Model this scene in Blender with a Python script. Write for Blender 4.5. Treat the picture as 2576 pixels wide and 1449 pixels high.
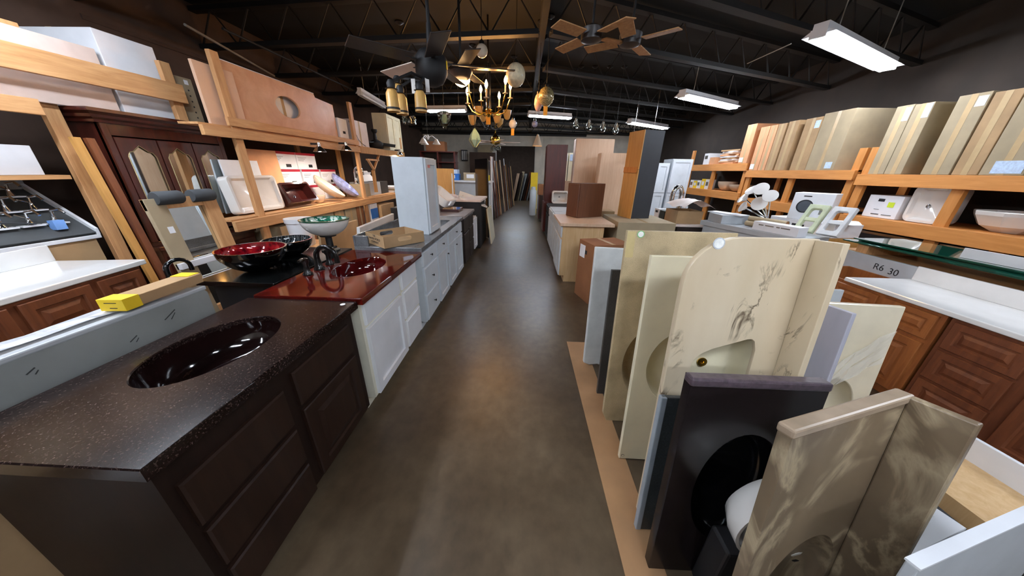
import bpy, bmesh, math, random
from mathutils import Matrix, Vector
random.seed(7)
for o in list(bpy.data.objects): bpy.data.objects.remove(o, do_unlink=True)
C = bpy.context.scene.collection
SC = bpy.context.scene
PI = math.pi
# ------------------------------------------------------------------ camera
FPX, CX, CY, HC = 726.0, 1288.0, 724.5, 1.6          # focal length and centre in pixels of the 2576x1449 frame, eye height
fw = Vector((30, -294.5, FPX)).normalized()
dn = Vector((-38, 1785, FPX)); dn = (dn - fw * dn.dot(fw)).normalized()
rt = dn.cross(fw)
RW = Matrix((rt, fw, -dn))                            # picture axes -> world axes
cd = bpy.data.cameras.new('camera'); cam = bpy.data.objects.new('camera', cd); C.objects.link(cam)
cd.sensor_fit = 'HORIZONTAL'; cd.sensor_width = 36; cd.lens = 36 * FPX / 2576; cd.clip_start = .05; cd.clip_end = 100
mx = Matrix((RW.col[0], -RW.col[1], -RW.col[2])).transposed().to_4x4(); mx.translation = (0, 0, HC)
cam.matrix_world = mx; SC.camera = cam
def P(px, py, x=None, y=None, z=None):
    v = RW @ Vector((px - CX, py - CY, FPX))
    t = (z - HC) / v.z if z is not None else (x / v.x if x is not None else y / v.y)
    v = v * t; return Vector((v.x, v.y, v.z + HC))
def PL(px, py, y0, k):                                # on the plane y = y0 + k z
    v = RW @ Vector((px - CX, py - CY, FPX)); t = (y0 + k * HC) / (v.y - k * v.z); v = v * t
    return Vector((v.x, v.y, v.z + HC))
# ------------------------------------------------------------------ world and exposure
w = bpy.data.worlds.new('world'); SC.world = w; w.use_nodes = True
w.node_tree.nodes['Background'].inputs[0].default_value = (.6, .7, 1, 1); w.node_tree.nodes['Background'].inputs[1].default_value = .05
vs = SC.view_settings; vs.view_transform = 'Standard'; vs.look = 'None'; vs.exposure = 0.42; vs.gamma = 1; vs.use_curve_mapping = False
TUBE = 70.0        # brightness of the fluorescent tubes
# ------------------------------------------------------------------ helpers
def srgb(c):
    if isinstance(c, str): c = tuple(int(c[i:i+2], 16) / 255 for i in (0, 2, 4))
    return tuple((a / 12.92 if a <= .04045 else ((a + .055) / 1.055) ** 2.4) for a in c) + (1,)
class MB:
    def __init__(s): s.v = []; s.f = []
    def add(s, vs, fs):
        n = len(s.v); s.v += [tuple(a) for a in vs]; s.f += [tuple(i + n for i in f) for f in fs]; return s
    def box(s, x0, x1, y0, y1, z0, z1):
        return s.add([(x, y, z) for z in (z0, z1) for y in (y0, y1) for x in (x0, x1)],
                     [(0,2,3,1),(4,5,7,6),(0,1,5,4),(2,6,7,3),(0,4,6,2),(1,3,7,5)])
    def obox(s, c, size, rot=(0,0,0)):
        from mathutils import Euler
        m = Matrix.Translation(c) @ Euler(rot).to_matrix().to_4x4(); a, b, d = (q / 2 for q in size)
        return s.add([m @ Vector((x, y, z)) for z in (-d, d) for y in (-b, b) for x in (-a, a)],
                     [(0,2,3,1),(4,5,7,6),(0,1,5,4),(2,6,7,3),(0,4,6,2),(1,3,7,5)])
    def bar(s, p, q, w, h, up=(0,0,1)):
        p, q = Vector(p), Vector(q); d = (q - p).normalized(); u = Vector(up)
        sx = d.cross(u)
        if sx.length < 1e-4: sx = d.cross(Vector((0,1,0)))
        sx.normalize(); u = sx.cross(d)
        vs = [e + sx * (a * w / 2) + u * (b * h / 2) for e in (p, q) for a, b in ((-1,-1),(1,-1),(1,1),(-1,1))]
        return s.add(vs, [(0,1,2,3),(4,7,6,5),(0,4,5,1),(1,5,6,2),(2,6,7,3),(3,7,4,0)])
    def tube(s, pts, r, n=8):
        pts = [Vector(p) for p in pts]; m = len(pts); rs = r if isinstance(r, (list, tuple)) else [r] * m
        ref = None; vs = []
        for i, p in enumerate(pts):
            d = (pts[min(i+1, m-1)] - pts[max(i-1, 0)]).normalized()
            if ref is None: ref = d.orthogonal().normalized()
            ref = (ref - d * ref.dot(d)).normalized(); b = d.cross(ref)
            vs += [p + (ref * math.cos(2*PI*j/n) + b * math.sin(2*PI*j/n)) * rs[i] for j in range(n)]
        fs = [(i*n+j, i*n+(j+1)%n, (i+1)*n+(j+1)%n, (i+1)*n+j) for i in range(m-1) for j in range(n)]
        fs += [tuple(range(n))[::-1], tuple(range((m-1)*n, m*n))]
        return s.add(vs, fs)
    def rings(s, rs, cap0=True, cap1=True, close=True):
        n = len(rs[0]); m = len(rs); vs = [p for r in rs for p in r]
        fs = [(i*n+j, i*n+(j+1)%n, (i+1)*n+(j+1)%n, (i+1)*n+j) for i in range(m-1) for j in range(n if close else n-1)]
        if cap0: fs.append(tuple(range(n))[::-1])
        if cap1: fs.append(tuple(range((m-1)*n, m*n)))
        return s.add(vs, fs)
    def lathe(s, prof, c=(0,0,0), n=32, sx=1, sy=1, m=None, cap0=True, cap1=True):
        rs = []
        for r, z in prof:
            ring = [Vector((r*sx*math.cos(2*PI*j/n), r*sy*math.sin(2*PI*j/n), z)) for j in range(n)]
            rs.append([(m @ p if m else p) + Vector(c) for p in ring])
        return s.rings(rs, cap0, cap1)
    def prism(s, out, d0, d1, mp=lambda a, b, d: (a, d, b)):
        n = len(out)
        return s.add([mp(a, b, d) for d in (d0, d1) for a, b in out],
                     [tuple(range(n)), tuple(range(2*n-1, n-1, -1))] + [(j, j+n, (j+1)%n+n, (j+1)%n) for j in range(n)])
    def build(s, name, mat, parent=None, smooth=False, bev=0, label=None, seg=2, kind=None):
        me = bpy.data.meshes.new(name); me.from_pydata(s.v, [], s.f)
        bm = bmesh.new(); bm.from_mesh(me); bmesh.ops.recalc_face_normals(bm, faces=bm.faces); bm.to_mesh(me); bm.free()
        if smooth: me.shade_smooth(); me.set_sharp_from_angle(angle=math.radians(40))
        o = bpy.data.objects.new(name, me); C.objects.link(o)
        if mat: me.materials.append(MT[mat] if isinstance(mat, str) else mat)
        if parent: o.parent = parent
        if bev:
            b = o.modifiers.new('bevel', 'BEVEL'); b.width = bev; b.segments = seg; b.limit_method = 'ANGLE'; b.angle_limit = math.radians(50)
        if label: o['label'] = label
        if kind: o['kind'] = kind
        return o
def thing(name, label, cat, loc=(0,0,0), rz=0, group=None, rot=None):
    o = bpy.data.objects.new(name, None); C.objects.link(o); o.empty_display_size = .05
    o.location = loc; o.rotation_euler = rot or (0, 0, rz); o['label'] = label; o['category'] = cat
    if group: o['group'] = group
    return o
def tag(o, label, cat, group=None, loc=None, rz=None, rot=None):
    o['label'] = label; o['category'] = cat
    if group: o['group'] = group
    if loc is not None: o.location = loc
    if rz is not None: o.rotation_euler = (0, 0, rz)
    if rot is not None: o.rotation_euler = rot
    return o
def struct(o): o['kind'] = 'structure'; return o
def dup(root, loc, rz=None, label=None, group=None, rot=None):
    r = root.copy(); C.objects.link(r); r.location = loc
    if rz is not None: r.rotation_euler = (0, 0, rz)
    if rot is not None: r.rotation_euler = rot
    if label: r['label'] = label
    if group: r['group'] = group
    for ch in list(root.children):
        c = ch.copy(); C.objects.link(c); c.parent = r
        for g in ch.children:
            d = g.copy(); C.objects.link(d); d.parent = c
    return r
def ellipse(cu, cv, a, b, n=48): return [(cu + a*math.cos(2*PI*j/n), cv + b*math.sin(2*PI*j/n)) for j in range(n)]
def rrect(u0, u1, v0, v1, r, n=6):
    out = []
    for cu, cv, a0 in ((u1-r, v1-r, 0), (u0+r, v1-r, PI/2), (u0+r, v0+r, PI), (u1-r, v0+r, 1.5*PI)):
        out += [(cu + r*math.cos(a0 + PI/2*i/n), cv + r*math.sin(a0 + PI/2*i/n)) for i in range(n+1)]
    return out
def ray_poly(c, ang, poly):
    d = (math.cos(ang), math.sin(ang)); best = None
    for i in range(len(poly)):
        a, b = poly[i], poly[(i+1) % len(poly)]
        ex, ey = b[0]-a[0], b[1]-a[1]; den = d[0]*ey - d[1]*ex
        if abs(den) < 1e-12: continue
        t = ((a[0]-c[0])*ey - (a[1]-c[1])*ex) / den; s_ = ((a[0]-c[0])*d[1] - (a[1]-c[1])*d[0]) / den
        if t > 1e-9 and -1e-6 <= s_ <= 1+1e-6 and (best is None or t < best): best = t
    return (c[0] + d[0]*best, c[1] + d[1]*best)
def plate(outer, hole, th, mp, c):
    """solid plate with one hole; outer and hole are star shaped about c; mp(u, v, w) gives the point, w = 0 is the show face"""
    angs = sorted(set([round(2*PI*j/64, 5) for j in range(64)] + [round(math.atan2(p[1]-c[1], p[0]-c[0]) % (2*PI), 5) for p in outer]))
    mb = MB(); n = len(angs)
    o = [ray_poly(c, a, outer) for a in angs]; h = [ray_poly(c, a, hole) for a in angs]
    e = min(.004, th/4)
    def shrink(pts, d):
        out = []
        for p in pts:
            l = math.hypot(p[0]-c[0], p[1]-c[1]); out.append((p[0]-(p[0]-c[0])*d/l, p[1]-(p[1]-c[1])*d/l))
        return out
    rs = [[mp(*p, th) for p in h], [mp(*p, e) for p in h], [mp(*p, 0) for p in shrink(h, -e)], [mp(*p, 0) for p in shrink(o, e)], [mp(*p, e) for p in o], [mp(*p, th) for p in o], [mp(*p, th) for p in h]]
    return mb.rings(rs, False, False)
def basin(hole, c, depth, th, mp, flat=.5, n=10):
    """bowl under a hole: inner surface only, with a thin shell"""
    def ring(f, w): return [mp(c[0]+(p[0]-c[0])*f, c[1]+(p[1]-c[1])*f, w) for p in hole]
    rs = []
    for i in range(n+1):
        t = i / n; f = flat + (1-flat) * math.cos(t*PI/2) ** .7 if t < 1 else flat
        rs.append(ring(f, th*.5 + depth * math.sin(t*PI/2)))
    rs.append(ring(.02, th*.5 + depth*1.03))
    outer = [ring(.02, th*.5 + depth*1.03 + .012)]
    for i in range(n, -1, -1):
        t = i / n; f = flat + (1-flat) * math.cos(t*PI/2) ** .7 if t < 1 else flat
        outer.append(ring(f*1.02 + .01, th*.5 + depth * math.sin(t*PI/2) + .012))
    return MB().rings(rs + outer, False, False)
# ------------------------------------------------------------------ materials
MT = {}
def nodes(name):
    m = bpy.data.materials.new(name); m.use_nodes = True; nt = m.node_tree; b = nt.nodes['Principled BSDF']; MT[name] = m
    return m, nt, b
def tex(nt, kind, scale, detail=4, stretch=None, rough=.55):
    co = nt.nodes.new('ShaderNodeTexCoord'); mp = nt.nodes.new('ShaderNodeMapping'); nt.links.new(co.outputs['Object'], mp.inputs[0])
    if stretch: mp.inputs['Scale'].default_value = stretch
    t = nt.nodes.new(kind); nt.links.new(mp.outputs[0], t.inputs['Vector']); t.inputs['Scale'].default_value = scale
    if 'Detail' in t.inputs: t.inputs['Detail'].default_value = detail
    if 'Roughness' in t.inputs: t.inputs['Roughness'].default_value = rough
    return t
def ramp(nt, src, stops):
    r = nt.nodes.new('ShaderNodeValToRGB'); nt.links.new(src, r.inputs[0]); el = r.color_ramp.elements
    while len(el) < len(stops): el.new(.5)
    for e, (p, c) in zip(el, stops): e.position = p; e.color = srgb(c)
    return r
def bump(nt, b, src, strength, dist=.002):
    n = nt.nodes.new('ShaderNodeBump'); n.inputs['Strength'].default_value = strength; n.inputs['Distance'].default_value = dist
    nt.links.new(src, n.inputs['Height']); nt.links.new(n.outputs[0], b.inputs['Normal'])
def mixc(c, k): 
    c = [int(c[i:i+2], 16) for i in (0, 2, 4)]; return ''.join('%02x' % max(0, min(255, int(a*k))) for a in c)
def plain(name, col, rough=.5, var=.08, scale=6, metal=0, coat=0, bmp=0, stretch=None, spec=.5):
    m, nt, b = nodes(name); t = tex(nt, 'ShaderNodeTexNoise', scale, 5, stretch)
    r = ramp(nt, t.outputs['Fac'], [(.3, mixc(col, 1-var)), (.7, mixc(col, 1+var))]); nt.links.new(r.outputs[0], b.inputs['Base Color'])
    b.inputs['Roughness'].default_value = rough; b.inputs['Metallic'].default_value = metal; b.inputs['Coat Weight'].default_value = coat
    b.inputs['Coat Roughness'].default_value = .08; b.inputs['Specular IOR Level'].default_value = spec
    if bmp: bump(nt, b, t.outputs['Fac'], bmp)
    return m
def wood(name, c1, c2, rough=.45, scale=3, stretch=(9, 9, .8), coat=0, spec=.5):
    m, nt, b = nodes(name); t = tex(nt, 'ShaderNodeTexNoise', scale, 8, stretch, .65)
    t.inputs['Distortion'].default_value = .6
    r = ramp(nt, t.outputs['Fac'], [(.28, c1), (.72, c2)]); nt.links.new(r.outputs[0], b.inputs['Base Color'])
    b.inputs['Roughness'].default_value = rough; b.inputs['Coat Weight'].default_value = coat; b.inputs['Coat Roughness'].default_value = .12
    b.inputs['Specular IOR Level'].default_value = spec; bump(nt, b, t.outputs['Fac'], .15, .001); return m
def speck(name, c1, c2, c3, scale=160, rough=.3, big=6):
    m, nt, b = nodes(name); t = tex(nt, 'ShaderNodeTexNoise', scale, 3, None, .7); g = tex(nt, 'ShaderNodeTexNoise', big, 4)
    r = ramp(nt, t.outputs['Fac'], [(.36, c3), (.44, c1), (.56, c1), (.66, c2)])
    r2 = ramp(nt, g.outputs['Fac'], [(.3, 'b8b8b8'), (.7, 'ffffff')])
    x = nt.nodes.new('ShaderNodeMixRGB'); x.blend_type = 'MULTIPLY'; x.inputs[0].default_value = 1
    nt.links.new(r.outputs[0], x.inputs[1]); nt.links.new(r2.outputs[0], x.inputs[2]); nt.links.new(x.outputs[0], b.inputs['Base Color'])
    b.inputs['Roughness'].default_value = rough; return m
def marble(name, base, cloud, vein, rough=.35, scale=3.2, width=.035, stretch=(1, 1, .45), sparse=.5, turn=0):
    m, nt, b = nodes(name)
    t = tex(nt, 'ShaderNodeTexNoise', scale, 6, stretch, .6); t.inputs['Distortion'].default_value = 1.2
    t.inputs['Vector'].links[0].from_node.inputs['Rotation'].default_value = (0, turn, 0)
    g = tex(nt, 'ShaderNodeTexNoise', 2.2, 5, stretch); k = tex(nt, 'ShaderNodeTexNoise', 5, 2)
    r = ramp(nt, g.outputs['Fac'], [(.35, cloud), (.65, base)])
    rv = nt.nodes.new('ShaderNodeValToRGB'); nt.links.new(t.outputs['Fac'], rv.inputs[0]); el = rv.color_ramp.elements; el.new(.5)
    for e, (p, c) in zip(el, ((.5-width, 0), (.5, 1), (.5+width, 0))): e.position = p; e.color = (c, c, c, 1)
    km = nt.nodes.new('ShaderNodeMapRange'); nt.links.new(k.outputs['Fac'], km.inputs[0]); km.inputs[1].default_value = sparse; km.inputs[2].default_value = sparse + .1
    mu = nt.nodes.new('ShaderNodeMath'); mu.operation = 'MULTIPLY'; nt.links.new(rv.outputs[0], mu.inputs[0]); nt.links.new(km.outputs[0], mu.inputs[1])
    x = nt.nodes.new('ShaderNodeMixRGB'); nt.links.new(mu.outputs[0], x.inputs[0]); nt.links.new(r.outputs[0], x.inputs[1]); x.inputs[2].default_value = srgb(vein)
    nt.links.new(x.outputs[0], b.inputs['Base Color']); b.inputs['Roughness'].default_value = rough; return m
def glass(name, col, rough=.03, ior=1.45, trans=1):
    m, nt, b = nodes(name); b.inputs['Base Color'].default_value = srgb(col); b.inputs['Roughness'].default_value = rough
    b.inputs['Transmission Weight'].default_value = trans; b.inputs['IOR'].default_value = ior; return m
def emit(name, col, st):
    m, nt, b = nodes(name); b.inputs['Base Color'].default_value = srgb(col); b.inputs['Emission Color'].default_value = srgb(col); b.inputs['Emission Strength'].default_value = st; return m

# setting
def concrete():
    m, nt, b = nodes('concrete_floor'); t = tex(nt, 'ShaderNodeTexNoise', 1.1, 7, None, .6); g = tex(nt, 'ShaderNodeTexNoise', 14, 6, (1, .8, 1))
    r = ramp(nt, t.outputs['Fac'], [(.3, '46382a'), (.5, '5a4b39'), (.7, '6a5b47')]); r2 = ramp(nt, g.outputs['Fac'], [(.3, 'd2d2d2'), (.7, 'ffffff')])
    x = nt.nodes.new('ShaderNodeMixRGB'); x.blend_type = 'MULTIPLY'; x.inputs[0].default_value = 1
    nt.links.new(r.outputs[0], x.inputs[1]); nt.links.new(r2.outputs[0], x.inputs[2]); nt.links.new(x.outputs[0], b.inputs['Base Color'])
    rr = nt.nodes.new('ShaderNodeMapRange'); nt.links.new(t.outputs['Fac'], rr.inputs[0]); rr.inputs[3].default_value = .24; rr.inputs[4].default_value = .48
    nt.links.new(rr.outputs[0], b.inputs['Roughness']); bump(nt, b, g.outputs['Fac'], .12, .002)
concrete()
plain('deck', '0d0c0b', .9); plain('steel_dark', '141211', .7, .15); plain('wall_brown', '4e3c32', .9, .1, 3); plain('wall_dark', '2f2620', .9, .12, 3)
plain('wall_block', 'c9c2b4', .85, .06, 3); plain('wall_grey', '8a8378', .85); plain('wall_room2', '4a3c33', .9); plain('fixture_white', 'e8e8ea', .4, .02); plain('conduit', '9a948c', .5, .05)
m = emit('tube_light', 'e9f2ff', TUBE)
# woods
wood('cherry', '2c0f0a', '4b1c12', .28, coat=.5); wood('espresso', '160d0a', '22150f', .45, spec=.22); wood('espresso_door', '1e120d', '2e1d15', .36, spec=.3)
wood('walnut_panel', '5a2f1c', '7d4729', .4); wood('oak_cab', '7a431f', 'a0602f', .42); wood('pine', 'b07c4c', 'd6a673', .6, 3); wood('pine_dark', '9d6c38', 'c09056', .6, 3)
wood('pine_h', 'b07c4c', 'd6a673', .6, 3, (9, .8, 9)); wood('maple', 'c79f6c', 'dcbb8c', .45); wood('maple_pale', 'c8a384', 'd9bb9d', .45); wood('plywood', 'b5803f', 'd09c58', .55)
wood('brown_wall_cab', '54321f', '6b422b', .4); wood('red_brown', '3f1612', '5a231b', .35); wood('black_brown', '211815', '2f2420', .4); wood('laminate_pink', 'd0a88c', 'dcb69a', .4, 2, (2,2,2)); wood('laminate_brown', 'c8946e', 'dfb08a', .38, 2, (2,2,2))
# paints and plastics
plain('white_paint', 'e4e6ea', .35, .02); plain('white_gloss', 'ecebe8', .12, .02, coat=.3); plain('grey_white', 'c9d0d6', .35, .03); plain('offwhite_side', 'ddd8c4', .5, .05, 3); plain('cream_gloss', 'e9dfc0', .16, .03)
plain('light_grey', 'b6bbbf', .4, .03); plain('charcoal', '2b2d31', .5, .05); plain('black_gloss', '0d0d0f', .12, .1, coat=.4); plain('black_matte', '141315', .6); plain('foam_grey', '3c4043', .9, .1); plain('porcelain', 'e6e2dc', .1, .02, coat=.5); plain('ivory_porcelain', 'ddccb4', .12, .03, coat=.5)
plain('beige_porcelain', 'c5ad95', .25, .04); plain('blue_porcelain', '8f98c4', .1, .2, 14, coat=.5); plain('brown_glaze', '3a1512', .1, .1, coat=.5); plain('steel', 'b9bcc0', .22, .05, metal=1); plain('chrome', 'd8dade', .08, .02, metal=1); plain('brass', 'c9a24a', .2, .05, metal=1); plain('bronze', '1a1716', .3, .2, metal=.6, coat=.3)
plain('cardboard', 'a98963', .85, .07, 4); plain('cardboard_dark', '8a5a38', .85, .06, 4); plain('cardboard_pale', 'a49376', .85, .05, 4); plain('cardboard_pink', 'd69c70', .85, .05, 4); plain('tape', 'bfa47c', .25, .04); plain('paper', 'eef0f4', .7, .02); plain('paper_blue', 'c3d6f2', .7, .08, 60); plain('paper_brown', 'a07a55', .8, .08, 3)
plain('yellow_card', 'f0cb22', .5, .03); plain('red_print', 'b41f3a', .6, .05); plain('ink', '1d1d22', .7); plain('blue_card', '2f74c8', .55, .05); plain('orange_tag', 'e8a21a', .5); plain('green_tag', '6fbf7a', .5); plain('pinkish_panel', 'd9c7bd', .5, .04)
plain('mirror', 'dfe6e6', .02, .0, metal=1); plain('plastic_wrap', 'dfe3ea', .08, .05, 20, coat=.6, bmp=.8)
# ------------------------------------------------------------------ the setting
XL, XR, YF, YB, ZD = -4.45, 5.4, -3.2, 14.0, 3.55
struct(MB().box(XL-.2, XR+.2, YF, 20, -.2, 0).build('floor', 'concrete_floor'))
ceil = struct(MB().box(XL-.2, XR+.2, YF, 20, ZD, ZD+.2).build('ceiling', 'deck'))
def joist(x0, y0, x1, y1):
    mb = MB(); a, b = Vector((x0, y0, 3.08)), Vector((x1, y1, 3.08)); L = (b-a).length; n = int(L / .55)
    up = Vector((0, 0, .4))
    mb.bar(a, b, .1, .05); mb.bar(a+up, b+up, .1, .05)
    for i in range(n):
        p, q, r_ = a.lerp(b, i/n), a.lerp(b, (i+.5)/n), a.lerp(b, (i+1)/n)
        mb.tube([p, q+up, r_], .012, 5)
    return mb
mb = MB(); mb.box(.15, .23, YF, YB, 3.3, 3.5); mb.build('girder', 'steel_dark', ceil)
for i in range(13):
    y = -2.2 + i*1.28
    joist(.26, y, XR, min(y + (XR-.26)*.42, 13.9)).build('joist', 'steel_dark', ceil)
    joist(.12, y, XL, min(y + .12*4.5, 13.9)).build('joist', 'steel_dark', ceil)
struct(MB().box(XL-.2, XL, YF, 20, 0, ZD).build('wall_left', 'wall_brown'))
struct(MB().box(XR, XR+.2, YF, 20, 0, ZD).build('wall_right', 'wall_dark'))
struct(MB().box(XL, XR, YF-.2, YF, 0, ZD).build('wall_front', 'wall_grey'))
OX0, OX1, OZ = -1.25, .46, 2.6
mb = MB(); mb.box(XL, OX0, YB, YB+.2, 0, ZD); mb.box(OX1, XR, YB, YB+.2, 0, ZD); mb.box(OX0, OX1, YB, YB+.2, OZ, ZD)
struct(mb.build('wall_back', 'wall_block'))
struct(MB().box(XL, XR, 20, 20.2, 0, ZD).build('wall_storeroom', 'wall_room2'))
struct(MB().box(OX1, OX1+.32, YB-.28, YB, 0, 2.95).build('trim_1', 'wall_block', bev=.01))      # pier beside the opening
struct(MB().box(XL, 2.6, YB-.16, YB, 3.0, 3.14).build('trim_2', 'steel_dark'))                 # steel lintel along the back wall
# ------------------------------------------------------------------ fluorescent fixtures
def fixture(label, p, q, width=.26, z=2.92, lit=True, chain=True, st=None):
    p, q = Vector((p[0], p[1], 0)), Vector((q[0], q[1], 0)); L = (q-p).length; a = math.atan2((q-p).y, (q-p).x); c = (p+q)/2
    t = thing('fluorescent_fixture', label, 'ceiling light', (c.x, c.y, z), a, 'fluorescent strip fixtures')
    h = width/2
    mb = MB(); mb.prism([(-h, .0), (-h*.45, .05), (-h*.45, .1), (h*.45, .1), (h*.45, .05), (h, .0), (h, .012), (h*.5, .058), (-h*.5, .058), (-h, .012)][:6], -L/2, L/2, lambda a_, b_, d: (d, a_, b_ + .012))
    mb.build('housing', 'fixture_white', t)
    for s in (-1, 1):
        MB().tube([(-L/2+.03, s*h*.42, -.004), (L/2-.03, s*h*.42, -.004)], .019, 10).build('tube', 'tube_light' if lit else 'fixture_white', t, True)
    for s in (-1, 1):
        MB().box(s*(L/2)-.012, s*(L/2)+.012, -h*.5, h*.5, -.016, .06).build('socket', 'fixture_white', t)
        if chain: MB().tube([(s*L*.32, 0, .105), (s*L*.32, 0, 3.549 - z)], .006, 5).build('hanger', 'conduit', t)
    return t
z = 2.92
def fx(label, a, b, width=.26, lit=True):
    fixture(label, P(*a, z=z), P(*b, z=z), width, z, lit)
fx('nearest lit fluorescent fixture over the right-hand shelves', (2057, 91), (2234, 174), .27)
fx('middle lit fluorescent fixture of the right-hand row', (1714, 243), (1846, 272), .3)
fx('farthest lit fluorescent fixture of the right-hand row, above black cabinet', (1583, 309), (1675, 324), .3)
fx('lit fluorescent fixture over the aisle beyond the speckled globe', (1329, 291), (1436, 298), .22)
fx('lit fluorescent fixture behind the clear glass lantern lamp', (1076, 280), (1172, 279), .24)
fx('unlit pale fluorescent fixture seen end-on beside the amber shades', (905, 237), (966, 271), .16, False)
fixture('fluorescent fixture behind the viewer over the aisle', (.4, -.5), (2.1, -.35), .3, z)
fixture('added unseen fluorescent fixture further behind the viewer over the aisle', (.4, -2.4), (2.1, -2.3), .3, z)  # added out of view to brighten slabs and doors facing the camera
fixture('fluorescent fixture overhead by the left counters', (-2.2, .3), (-2.2, 2.25), .3, z)
fixture('added unseen fluorescent fixture overhead along the left wall', (-3.1, 1.2), (-3.1, 2.15), .3, z)  # extra lamp out of view, added to brighten the left counter and upper panel
fixture('added unseen fluorescent fixture behind the viewer on the left', (-2.2, -2.6), (-2.2, -.6), .3, z)  # unseen lamp added to lift the light on the left
fixture('fluorescent fixture overhead by the right counters', (3.2, .9), (4.3, 1.35), .27, z)
fixture('fluorescent fixture in the storeroom beyond the opening', (-1.0, 16.3), (.4, 16.4), .3, z)
# ------------------------------------------------------------------ cabinet and counter builders
RINGS = {'shaker': [(0,0),(0,-.021),(.002,-.024),(.06,-.024),(.063,-.009)], 'raised': [(0,0),(0,-.015),(.005,-.02),(.055,-.02),(.062,-.009),(.078,-.009),(.105,-.018)], 'slab': [(0,0),(0,-.013),(.009,-.02)], 'flatdrawer': [(0,0),(0,-.012),(.012,-.02)]}
def panel(mb, u0, u1, z0, z1, style, k=1):
    rs = []
    kk = min(1, min(u1-u0, z1-z0) / .26) * k
    for ins, y in RINGS[style]:
        i = ins * kk; rs.append([(u0+i, y, z0+i), (u1-i, y, z0+i), (u1-i, y, z1-i), (u0+i, y, z1-i)])
    return mb.rings(rs)
def cabinet(name, label, cat, loc, rz, W, D, H, panels, body, door, toe=.1, group=None, knob=None, z0=0, lid=False):
    t = thing(name, label, cat, loc, rz, group)
    pr = [(0, toe), (0, H), (D, H), (D, z0), (.07, z0), (.07, toe)] if toe else [(0, z0), (0, H), (D, H), (D, z0)]
    mb = MB(); T = .016; mp_ = lambda a, b, d: (d, a, b)
    mb.prism(pr, 0, T, mp_); mb.prism(pr, W-T, W, mp_)
    mb.box(T, W-T, D-T, D, z0, H); mb.box(T, W-T, 0, T, toe if toe else z0, H); mb.box(T, W-T, T, D-T, (toe if toe else z0), (toe if toe else z0)+T)
    if toe: mb.box(T, W-T, .07, .07+T, z0, toe)
    if lid: mb.box(T, W-T, T, D-T, H-T, H)
    mb.build('body', body, t)
    for u0, u1, a, b, st in panels:
        nm = 'drawer' if st in ('slab', 'flatdrawer') else 'door'
        d = panel(MB(), u0, u1, a, b, st).build(nm, door, t)
        if knob:
            kx = (u0+u1)/2 if nm == 'drawer' else u1 - .035; kz = (a+b)/2 if nm == 'drawer' else b - .08
            MB().lathe([(.004, 0), (.004, .012), (.012, .018), (.012, .024), (.003, .028)], m=Matrix.Rotation(PI/2, 4, 'X'), c=(kx, -.02, kz), n=12).build('knob', knob, d, True)
    return t
HZ = lambda u, v, w: (u, v, -w)
VT = lambda u, v, w: (u, w, v)
def sink_top(name, label, cat, loc, rz, W, D, th, hole, c, depth, mat, bmat, over=.02, flat=.45, splash=0, drain='steel', group=None):
    """counter top lying flat: local x along the front, local y into depth, z = 0 is the top face"""
    t = thing(name, label, cat, loc, rz, group)
    plate([(0, 0), (W, 0), (W, D), (0, D)], hole, th, HZ, c).build('top', mat, t, True)
    basin(hole, c, depth, th, HZ, flat).build('basin', bmat, t, True)
    MB().lathe([(.001, .006), (.02, .006), (.024, 0)], c=(c[0], c[1], -th*.5-depth*1.03+.002), n=20).build('drain', drain, t, True)
    if splash: MB().box(0, W, D-.02, D, 0, splash).build('backsplash', mat, t, bev=.004)
    return t
LF = PI/2       # faces the aisle from the left row; local x runs away from the viewer
RF = -PI/2      # faces the aisle from the right row
# ------------------------------------------------------------------ left row, nearest: dark vanity
speck('dark_stone', '1f1311', '574640', '0f0807', 120, .2, 3); MT['dark_stone'].node_tree.nodes['Principled BSDF'].inputs['Specular IOR Level'].default_value = .28; plain('dark_basin', '170b0a', .07, .1, coat=.8)
v = cabinet('dark_vanity', 'dark espresso vanity cabinet nearest the viewer under a speckled sink top', 'cabinet', (-1.0, .5, 0), LF, .99, .57, .817,
    [(.03, .43, .53, .72, 'slab'), (.03, .43, .31, .5, 'slab'), (.03, .43, .1, .28, 'slab'), (.49, .93, .58, .76, 'slab'), (.49, .93, .12, .55, 'raised')], 'espresso', 'espresso_door')
DC = (.555, .36)
sink_top('dark_sink_top', 'dark brown speckled vanity top with glossy oval sink in the foreground', 'sink top', (-.965, .475, .865), LF, 1.045, .66, .045, ellipse(*DC, .27, .19), DC, .15, 'dark_stone', 'dark_basin')
tag(MB().lathe([(.014, 0), (.014, .001), (.001, .0015)], n=20).build('paper_dot', 'paper'), 'small white round sticker on the dark sink top corner', 'sticker', loc=(-1.02, 1.47, .8655))
# ------------------------------------------------------------------ white vanity with red glass top
WV = .76
cabinet('white_vanity', 'white vanity cabinet with one door and drawers under the red top', 'cabinet', (-.99, 1.56, 0), LF, .98, .52, .835,
    [(.03, .57, .66, .81, 'slab'), (.03, .57, .11, .635, 'shaker'), (.62, .95, .66, .81, 'slab'), (.62, .95, .39, .635, 'slab'), (.62, .95, .11, .365, 'slab')], 'offwhite_side', 'white_paint')
plain('red_glass', '4a0d08', .06, .25, 9, coat=.9); plain('red_basin', '43090a', .05, .12, 9, coat=1)
RC = (.60, .33)
sink_top('red_sink_top', 'glossy dark red glass vanity top with oval sink on the white vanity', 'sink top', (-.935, 1.525, .88), LF, 1.07, .66, .042, ellipse(*RC, .25, .17), RC, .12, 'red_glass', 'red_basin', drain='bronze')
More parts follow.
